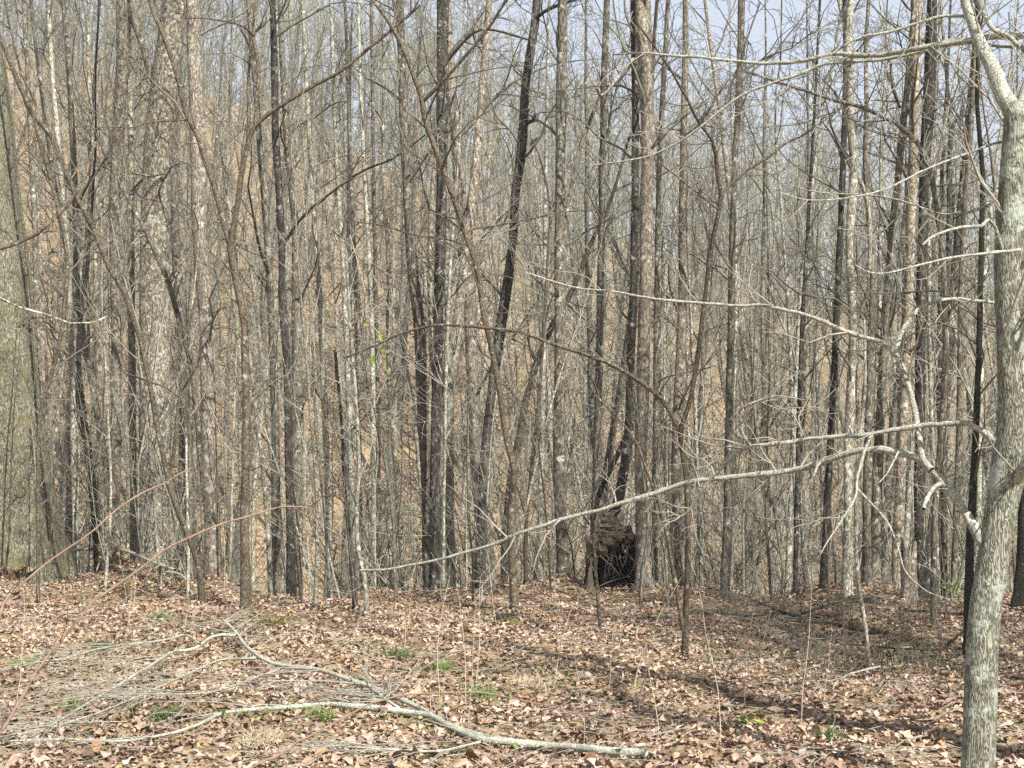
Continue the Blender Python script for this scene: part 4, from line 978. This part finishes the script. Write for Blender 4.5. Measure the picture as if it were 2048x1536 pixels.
# ------------------------------------------------------------------ root hollow under the twin trunk
def root_hollow():
    d = 15.35
    c = P(1226, 1120, d); gz = Hf(c[0], c[1] - .1)
    base = (c[0], c[1], gz - .07)
    root = thing('root_hollow', 'dark hollow under upturned roots and soil at the foot of the twin trunk', 'root plate', base)
    rg2 = np.random.RandomState(4)
    # outer dome of matted roots, open towards the viewer; inner shell of black soil
    def shell(rx, rz, dep, mat, name, rough, a0, a1):
        nu, nv = 40, 18; V = []
        for i in range(nv):
            f = i / (nv - 1)
            for j in range(nu):
                a = a0 + (a1 - a0) * j / (nu - 1)
                k = math.sqrt(max(0.0, 1 - (f * .98) ** 2.4))
                nzz = 1 + rough * (math.sin(a * 5 + i * 1.3) * .5 + math.sin(a * 11 - i * 2.1) * .35 + rg2.normal(0, .35))
                V.append((math.cos(a) * rx * k * nzz, f * dep, math.sin(a) * rz * k * nzz))
        Q = [(i * nu + j, i * nu + j + 1, (i + 1) * nu + j + 1, (i + 1) * nu + j) for i in range(nv - 1) for j in range(nu - 1)]
        obj(name, mesh_from(name, V, Q, [M[mat]]), root)
    root.scale = (.98, 1.0, .95)
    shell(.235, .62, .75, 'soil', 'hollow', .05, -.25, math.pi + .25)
    # rim and roof: clods of root-bound soil heaped unevenly
    def clod(x, y, z, rx, ry, rz, sd, mat):
        nu, nv = 18, 11; rr_ = np.random.RandomState(sd); ph = rr_.uniform(0, 6.3, 8); V = []
        for i in range(nv):
            t = math.pi * i / (nv - 1)
            for j in range(nu):
                a = 2 * math.pi * j / nu
                k = 1 + .16 * math.sin(3 * a + ph[0] + 2 * t) + .14 * math.sin(5 * t + ph[1] - a) + .10 * math.sin(7 * a + ph[2] + 4 * t) + rr_.normal(0, .07)
                V.append((x + rx * k * math.sin(t) * math.cos(a), y + ry * k * math.sin(t) * math.sin(a), z + rz * k * math.cos(t)))
        Q = [(i * nu + j, i * nu + (j + 1) % nu, (i + 1) * nu + (j + 1) % nu, (i + 1) * nu + j) for i in range(nv - 1) for j in range(nu)]
        obj('clod', mesh_from('clod', V, Q, [M[mat]], smooth=False), root)
    for k, (x, y, z, a, b, c, mt) in enumerate(((-.20, .12, .60, .10, .14, .10, 'rootmat'), (-.08, .10, .68, .13, .16, .10, 'rootmat'), (.06, .12, .72, .12, .16, .10, 'rootmat'), (.17, .16, .66, .10, .16, .12, 'rootmat'),
            (-.02, .16, .80, .12, .14, .09, 'rootmat'), (-.24, .16, .44, .055, .14, .14, 'rootmat'), (-.12, .06, .56, .08, .10, .07, 'root'), (.02, .04, .58, .07, .08, .06, 'soil'), (-.05, .14, .88, .08, .10, .07, 'rootmat'), (-.26, .14, .2, .05, .12, .16, 'soil'), (.22, .2, .4, .06, .14, .3, 'soil'))):
        clod(x, y, z, a, b, c, 20 + k, mt)
    T = Tubes(); rr = random.Random(9)
    for i in range(14):      # roots hanging in the opening
        x = rr.uniform(-.2, .2); z = rr.uniform(.42, .62)
        grow(rr, (x, rr.uniform(-.04, .08), z), nrm((rr.gauss(0, .45), rr.uniform(-.4, .1), -rr.uniform(.4, 1.2))), rr.uniform(.15, .5), rr.uniform(.004, .009), 1, T, .3, -.12, 3, .002)
    for i in range(16):     # broken roots sticking out of the roof
        x = rr.uniform(-.26, .24); z = rr.uniform(.5, .84)
        grow(rr, (x, rr.uniform(0, .15), z), nrm((rr.gauss(0, 1), rr.uniform(-.9, .1), rr.gauss(0, .5))), rr.uniform(.1, .38), rr.uniform(.003, .008), 1, T, .35, -.03, 3, .0015)
    obj('roots', T.mesh('roots', M['root']), root, kind='stuff')
    # splintered shard at the left side
    S = spline([(-.28, -.03, -.10, .055), (-.265, 0, .1, .045), (-.25, .02, .3, .026), (-.235, .03, .42, .006)], 14)
    Vs, Qs = trunk_arrays(S[:, :3], S[:, 3], 9, 3, .3, .16)
    obj('shard', mesh_from('shard', Vs, Qs, [M['root']]), root)
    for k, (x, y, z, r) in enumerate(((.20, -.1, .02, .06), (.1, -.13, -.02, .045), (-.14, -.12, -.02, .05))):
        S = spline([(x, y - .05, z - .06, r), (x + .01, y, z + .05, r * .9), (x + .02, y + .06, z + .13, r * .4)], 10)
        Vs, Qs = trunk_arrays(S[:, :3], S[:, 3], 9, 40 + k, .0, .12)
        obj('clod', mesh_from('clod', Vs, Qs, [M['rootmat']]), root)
root_hollow()

# ------------------------------------------------------------------ stumps and broken wood
def stump(label, px, py, wpx, hpx, mat, seed, jag=.35, d=None, hollow=True):
    d = d or depth_of_base(py)
    p = P(px, py, d); base = (p[0], p[1], Hf(p[0], p[1]))
    root = thing('tree_stump', label, 'stump', base)
    r = wpx * d / F / 2; h = hpx * d / F; n = 26; rows = 7
    rg2 = np.random.RandomState(seed)
    top = h * (1 - jag * rg2.rand(n) ** 1.5); top = (top + np.roll(top, 1)) / 2
    V = []
    for k in range(rows):
        f = k / (rows - 1)
        for j in range(n):
            a = j / n * 6.283
            rr = r * (1 + .5 * math.exp(-f * 5) * (1 + .4 * math.sin(4 * a + seed)) + .06 * math.sin(7 * a + seed) + .04 * rg2.normal())
            V.append((math.cos(a) * rr, math.sin(a) * rr, -.06 + (top[j] + .06) * f))
    for k in range(3):
        f = k / 2
        for j in range(n):
            a = j / n * 6.283; rr = r * (.72 - .05 * f)
            V.append((math.cos(a) * rr, math.sin(a) * rr, top[j] * (.96 - .75 * f)))
    R = rows + 3
    Q = [(i * n + j, i * n + (j + 1) % n, (i + 1) * n + (j + 1) % n, (i + 1) * n + j) for i in range(rows - 1) for j in range(n)]
    obj('shell', mesh_from('shell', V[:rows * n], Q, [M[mat]]), root)
    V2 = V[(rows - 1) * n:]
    Q2 = [(i * n + j, i * n + (j + 1) % n, (i + 1) * n + (j + 1) % n, (i + 1) * n + j) for i in range(3) for j in range(n)]
    V2 = V2 + [(0, 0, h * .2)]; c = len(V2) - 1
    Q2 += [(c, 3 * n + j, 3 * n + (j + 1) % n, 3 * n + (j + 2) % n) for j in range(0, n, 2)]
    obj('rotten_core', mesh_from('rotten_core', V2, Q2, [M['blackwood']]), root)
stump('grey rotten stump with a hollow dark top beside the right-hand trunks', 1856, 1208, 40, 62, 'grey', 2, .3)
stump('broken standing snag with a pale splintered face left of the rotten stump', 1818, 1212, 30, 130, 'pink', 5, .75)
stump('short upright stub of wood in the shaded litter at right', 1803, 1252, 10, 40, 'grey', 8, .2)
stump('mossy low stump at the foot of the middle sapling', 1012, 1252, 46, 20, 'moss', 9, .5)
stump('small mossy lump in the litter left of the V-forked sapling', 440, 1266, 40, 12, 'moss', 12, .5)
stump('dark rotten log end in the thicket left of the vine leaves', 740, 1012, 34, 30, 'blackwood', 14, .4, d=19.5)

sp = P(720, 976, 19.3); ep = P(750, 966, 19.1)
root = thing('split_log', 'freshly split pale wood splinters low in the thicket left of the middle', 'log', (sp[0], sp[1], Hf(sp[0], sp[1])))
bz = root.location
for k, (x0, y0, x1, y1, w) in enumerate(((716, 976, 748, 966, 5), (722, 982, 746, 976, 4))):
    a, b = P(x0, y0, 19.3), P(x1, y1, 19.1)
    S = spline([(*a, .012), (*[(i + j) / 2 for i, j in zip(a, b)], w * 19.2 / F / 2), (*b, .02)], 8)
    Vv, Qq = trunk_arrays(S[:, :3], S[:, 3], 6, 70 + k, 0, .2, tuple(bz), cap=True)
    obj('splinter', mesh_from('splinter', Vv, Qq, [M['split']]), root)
a, b, c = P(752, 964, 19.1), P(772, 950, 18.9), (P(752, 964, 19.1)[0] + .25, 18.8, Hf(P(752, 964, 19.1)[0] + .25, 18.8))
S = spline([(*c, .09), (*P(760, 1000, 19), .08), (*a, .07)], 12)
Vv, Qq = trunk_arrays(S[:, :3], S[:, 3], 12, 75, .2, .1, tuple(bz), cap=True)
obj('log', mesh_from('log', Vv, Qq, [M['grey']]), root)

# ------------------------------------------------------------------ canes and near twigs
def cane(label, path, w0, w1, d0, d1, mat='cane', tw=6, seed=1, name='briar_cane', cat='cane', lvl=0, leafy=False):
    rng = random.Random(seed)
    R = []
    m = len(path)
    for i, (x, y) in enumerate(path):
        f = i / (m - 1); d = d0 * (1 - f) + d1 * f
        R.append((*P(x, y, d), (w0 * (1 - f) + w1 * f) * d / F / 2))
    x, y, z, r = R[0]; gz = Hf(x, y)
    if z - gz > .1: R.insert(0, (x - .06, y, gz - .02, r * 1.1))
    base = (R[0][0], R[0][1], gz)
    root = thing(name, label, cat, base)
    B = spline(R, max(20, m * 4)); B[:, 3] = np.maximum(B[:, 3], .0012)
    rk = np.random.RandomState(seed); kn = np.cumsum(rk.normal(0, .004, (len(B), 3)), 0); kn -= np.linspace(0, 1, len(B))[:, None] * kn[-1]
    B[:, :3] += kn * min(1.0, d0 / 5.0); B[:, 3] *= 1 + .35 * (rk.rand(len(B)) < .12)
    V, Q = trunk_arrays(B[:, :3], B[:, 3], 8, seed, 0, .08, base)
    obj('stem', mesh_from('stem', V, Q, [M[mat]]), root)
    if name == 'briar_cane':
        T = Tubes()
        for k in range(60):
            q = B[rng.randrange(3, len(B) - 1)]; dv = perp((1, 0, .3), rng)
            T.add([tuple(q[:3]), add(tuple(q[:3]), dv, .006), add(tuple(q[:3]), dv, .010)], [.0018, .0012, .0003], 3)
        obj('thorns', T.mesh('thorns', M['cane'], base), root, kind='stuff')
    if tw:
        T = Tubes()
        sprout(rng, [tuple(q[:3]) for q in B], list(B[:, 3]), T, tw, .3, 1, (.05, .25), lvl, 3, .1, .5, .15, .001)
        obj('twigs', T.mesh('twigs', M['twig_red'], base), root, kind='stuff')
    return root
cane('long reddish briar cane arching from the lower left corner up to the right', [(-30, 1560), (10, 1455), (60, 1370), (110, 1295), (180, 1212), (250, 1160), (350, 1095), (450, 1050), (520, 1028), (570, 1019), (620, 1022), (670, 1045)], 6.5, 2.5, 4.0, 4.8, seed=2, tw=7)
cane('second reddish briar cane curving up the left edge towards the lichened trunk', [(-20, 1420), (0, 1310), (12, 1215), (35, 1185), (100, 1130), (180, 1072), (250, 1012), (320, 970), (385, 935)], 6, 2.5, 4.4, 5.0, seed=3, tw=6)
cane('low reddish briar cane bowing across the bottom of the litter', [(470, 1560), (560, 1500), (640, 1455), (720, 1415), (800, 1388), (900, 1380), (1000, 1386), (1080, 1402), (1180, 1430), (1270, 1470)], 5, 2, 5.6, 6.6, seed=4, tw=2)
cane('thin dark budded branch reaching in from the left edge', [(-120, 560), (-40, 500), (0, 490), (40, 478), (85, 448), (120, 420), (150, 385), (172, 345), (186, 305), (192, 285)], 9, 5, 5.0, 5.4, 'brown', seed=5, tw=6, name='sapling', cat='sapling')
cane('long pale twig drooping in from the left edge at mid height', [(-60, 590), (0, 608), (60, 620), (110, 637), (160, 648), (200, 640), (215, 632)], 5, 2, 6.0, 6.4, 'pale', seed=6, tw=8, name='sapling', cat='sapling', lvl=1)
# dry upright weed stalks standing in the litter
stalks = []
rng = random.Random(12)
for i in range(46):
    x = rng.uniform(30, 1930); y = rng.uniform(1235, 1500) if i < 34 else rng.uniform(1180, 1240)
    if 1900 < x < 2020: continue
    q = G(x, y); base = (q[0], q[1], Hf(q[0], q[1]))
    h = rng.uniform(.25, .95); l = rng.gauss(0, .12)
    T = Tubes(); p = (0, 0, -.01); dd = nrm((l, rng.gauss(0, .1), 1)); pts = [p]
    for k in range(6):
        dd = nrm((dd[0] + rng.gauss(0, .07), dd[1] + rng.gauss(0, .07), dd[2])); p = add(p, dd, h / 6); pts.append(p)
    T.add(pts, [.003, .0028, .0026, .0023, .002, .0016, .001], 5)
    for k in range(rng.randint(0, 5)):
        j = rng.randint(2, 6); grow(rng, pts[j], nrm((rng.gauss(0, 1), rng.gauss(0, 1), .7)), rng.uniform(.05, .22), .0015, 0, T, .15, .02, 2, .0009)
    o = obj('weed_stalk', T.mesh('weed_stalk', M[rng.choice(['straw', 'straw', 'twig_pale', 'cane'])]), loc=base)
    stalks.append((o, x, y))

def where_in_litter(x, y):
    li = [q for q in range(len(LAND) - 1) if LAND[q][0] <= x < LAND[q + 1][0]][0]
    a, b = LAND[li][1], LAND[li + 1][1]
    return ('near' if y > 1370 else ('mid-distance' if y > 1240 else 'far')), ('between ' + a + ' and ' + b if a and b else ('left of ' + b if b else 'right of ' + a))
names = {}
for o, x, y in stalks:
    n_, w_ = where_in_litter(x, y); names.setdefault('%s dry weed stalk %s' % (n_, w_), []).append((x, o))
for lab, L in names.items():
    L.sort(key=lambda t: t[0])
    for q, (x, o) in enumerate(L):
        tag(o, lab + (', ' + ORD[min(q + 1, 7)] if len(L) > 1 else ''), 'weed stalk', 'dry weed stalks in the litter')

# ------------------------------------------------------------------ green things
def sprig(label, px, py, hpx, n, mat, seed, size=(.02, .05), spread=.12, name='green_plant', cat='plant', d=None, group=None):
    rg2 = np.random.RandomState(seed)
    q = G(px, py) if d is None else P(px, py, d)
    base = (q[0], q[1], Hf(q[0], q[1])); h = hpx * q[1] / F
    root = thing(name, label, cat, base, group)
    T = Tubes(); rr = random.Random(seed); tips = []
    for k in range(max(2, n // 14)):
        p = (rr.gauss(0, spread * .3), rr.gauss(0, spread * .3), -.01); dd = nrm((rr.gauss(0, .3), rr.gauss(0, .3), 1)); pts = [p]
        for s in range(4): p = add(p, dd, h / 4 * rr.uniform(.7, 1.1)); pts.append(p)
        T.add(pts, [.0025, .0022, .0018, .0014, .001], 4); tips.append(pts)
    obj('stem', T.mesh('stem', M['straw']), root, kind='stuff')
    V, Q = leaf_arrays(n, rg2, size, .5)
    C = np.zeros((n, 3))
    for i in range(n):
        t = tips[i % len(tips)]; f = rg2.uniform(.25, 1) * 4; j = min(int(f), 3)
        a = np.array(t[j]) * (1 - f + j) + np.array(t[j + 1]) * (f - j)
        C[i] = a + rg2.normal(0, 1, 3) * (spread * .45, spread * .45, spread * .2)
    C[:, 2] = np.maximum(C[:, 2], .01)
    obj('leaves', mesh_from('leaves', V + C[:, None], Q, [M[mat]]), root, kind='stuff')
sprig('tall bright green leafy sprig left of the big furrowed trunk', 1852, 1320, 78, 70, 'green', 1, (.015, .03), .10)
sprig('small bright green seedling on the dark litter edge at right', 1632, 1362, 14, 14, 'green', 2, (.02, .035), .04)
sprig('low green seedling between the dark branch and the leaf bank', 1672, 1330, 14, 16, 'green', 3, (.02, .035), .06)
sprig('broad dark evergreen clump in the shade at right', 1790, 1335, 40, 130, 'dkgreen', 4, (.015, .03), .30)
sprig('dark evergreen seedlings under the dead branch', 1600, 1310, 22, 60, 'dkgreen', 5, (.015, .03), .22)
sprig('green shoots at the foot of the thick lichened trunk', 318, 1168, 26, 80, 'green', 6, (.02, .045), .28)
sprig('green shoots at the foot of the huge mossy trunk', 62, 1125, 30, 60, 'green', 7, (.02, .05), .22)
sprig('small green shoot left of the V-forked sapling foot', 430, 1160, 22, 40, 'green', 8, (.02, .04), .12)
sprig('upright pair of light green blades in the litter at lower right', 1482, 1455, 22, 6, 'green', 9, (.05, .07), .02)
sprig('dark broad-leaved seedling on a thin stalk at lower right', 1518, 1460, 40, 5, 'vineleaf', 10, (.05, .08), .04)
sprig('dusty dark green tuft in the middle right litter', 1278, 1378, 26, 60, 'dkgreen', 11, (.012, .025), .10)
for i, (x, y, dd, n, lab) in enumerate(((980, 890, 19, 80, 'right of the light grey trunk'), (990, 960, 18, 70, 'low behind the middle sapling'), (1006, 880, 20, 50, 'high behind the middle sapling'), (1240, 905, 19, 70, 'against the dark twin trunk'),
        (1900, 945, 14.6, 120, 'under the lowest big limb at right'), (1890, 1010, 14.4, 80, 'left of the lowest limb joint at right'), (1640, 1010, 18, 70, 'left of the S-bend trunk'), (1380, 985, 17, 60, 'right of the slender sapling'), (760, 1020, 18, 60, 'beside the split pale wood'), (1320, 1250, 14.5, 26, 'on the mound by the root hollow'))):
    sprig('loose spray of small evergreen leaves ' + lab, x, y, 60, n, 'green' if i % 2 else 'dkgreen', 30 + i, (.025, .05), .32, 'evergreen_shrub', 'shrub', None if y > 1200 else dd, 'small evergreen shrubs in the wood')

def tuft(label, px, py, wpx, n, mat, seed, group=None):
    rr = random.Random(seed); q = G(px, py); base = (q[0], q[1], Hf(q[0], q[1])); T = Tubes()
    w = wpx * q[1] / F / 2
    for i in range(n):
        a = rr.uniform(0, 6.28); rr0 = w * math.sqrt(rr.random()); p = (math.cos(a) * rr0, math.sin(a) * rr0, 0)
        dd = nrm((rr.gauss(0, .5), rr.gauss(0, .5), 1)); L = rr.uniform(.05, .14); pts = [p]
        for k in range(3):
            dd = nrm((dd[0] * 1.25, dd[1] * 1.25, dd[2] - .18)); p = add(p, dd, L / 3); pts.append(p)
        T.add(pts, [.0022, .002, .0015, .0006], 3)
    return tag(obj('grass_tuft', T.mesh('grass_tuft', M[mat]), loc=base), label, 'grass tuft', group)
for i, (x, y, w, n, mt, lab) in enumerate(((965, 1398, 40, 120, 'green', 'bright green grass tuft behind the fallen branch fork'), (1070, 1372, 90, 160, 'straw', 'wide straw-coloured grass tuft in the middle of the litter'),
        (792, 1318, 45, 110, 'dkgreen', 'dark green grass tuft at the left of the mossy patch'), (880, 1340, 30, 70, 'green', 'small green tuft in the middle litter'),
        (200, 1300, 34, 80, 'dkgreen', 'green grass tuft under the fallen twigs at far left'), (320, 1240, 30, 60, 'green', 'small grass tuft below the leaning sapling'),
        (640, 1440, 40, 90, 'green', 'green tuft under the fallen branch, left of its fork'), (1665, 1480, 40, 90, 'dkgreen', 'pale green tuft near the bottom right'),
        (520, 1490, 80, 160, 'straw', 'straw-coloured dead grass at the bottom left'), (330, 1440, 50, 110, 'dkgreen', 'green grass mixed with twigs at lower left'),
        (545, 1250, 50, 110, 'moss', 'olive dead-grass tussock right of the V-forked sapling foot'), (45, 1330, 50, 90, 'green', 'green tuft at the far left edge of the litter'), (150, 1420, 36, 80, 'green', 'little green tuft near the lower left corner'))):
    tuft(lab, x, y, w, n, mt, 200 + i)

rg3 = np.random.RandomState(17); cx, cy = [], []
for px_c, py_c, sp, k in ((800, 1310, .35, 160), (960, 1395, .25, 140), (1070, 1370, .4, 120), (1700, 1300, .9, 420), (1860, 1330, .5, 200), (300, 1165, .6, 260), (540, 1250, .35, 160), (200, 1300, .5, 160), (330, 1440, .6, 200), (640, 1440, .35, 120), (90, 1340, .4, 140), (1600, 1480, .5, 100), (1450, 1330, .5, 90), (700, 1480, .5, 110)):
    q = G(px_c, py_c); cx += list(q[0] + rg3.normal(0, sp, k)); cy += list(q[1] + rg3.normal(0, sp * .7, k))
cx, cy = np.array(cx), np.array(cy); okc = cy < edge(cx); cx, cy = cx[okc], cy[okc]
Vc, Qc = leaf_arrays(len(cx), rg3, (.012, .04), .6)
Vc = Vc + np.stack([cx, cy, H(cx, cy) + .03 + .03 * rg3.rand(len(cx))], -1)[:, None]
gc = obj('ground_cover', mesh_from('ground_cover', Vc, Qc, [M['cover']]), kind='stuff'); gc['label'] = 'ragged patches of tiny green seedlings and moss pushing through the litter'

# green vine leaves hanging left of the middle
root_p = P(752, 1150, 15.0); base = (root_p[0], root_p[1], Hf(root_p[0], root_p[1]))
root = thing('leafy_vine', 'thin vine with a few green and yellow leaves hanging left of the middle', 'vine', base)
R = [(*base, .004)] + [(*P(x, y, 15.0), .0035) for x, y in ((750, 1000), (756, 900), (748, 820), (770, 760), (752, 720), (765, 680), (740, 640), (725, 560), (700, 470))]
B = spline(R, 50); Vv, Qq = trunk_arrays(B[:, :3], B[:, 3], 6, 3, 0, .02, base)
obj('stem', mesh_from('stem', Vv, Qq, [M['straw']]), root)
for k, (x, y, s) in enumerate(((733, 648, .04), (760, 674, .065), (768, 703, .055), (746, 722, .07), (775, 748, .04), (790, 768, .06), (752, 817, .06), (751, 867, .055))):
    Vv, Qq = leaf_arrays(1, np.random.RandomState(800 + k), (s * 1.2, s * 1.3), .2)
    Vv = Vv[:, :, [0, 2, 1]] * np.array([1, 1, 1.4])
    q = P(x, y, 14.95); o = obj('leaf', mesh_from('leaf', Vv, Qq, [M['vineleaf']]), root, tuple(np.array(q) - np.array(base)))
    o.rotation_euler = (.2, 0, .3 * k)
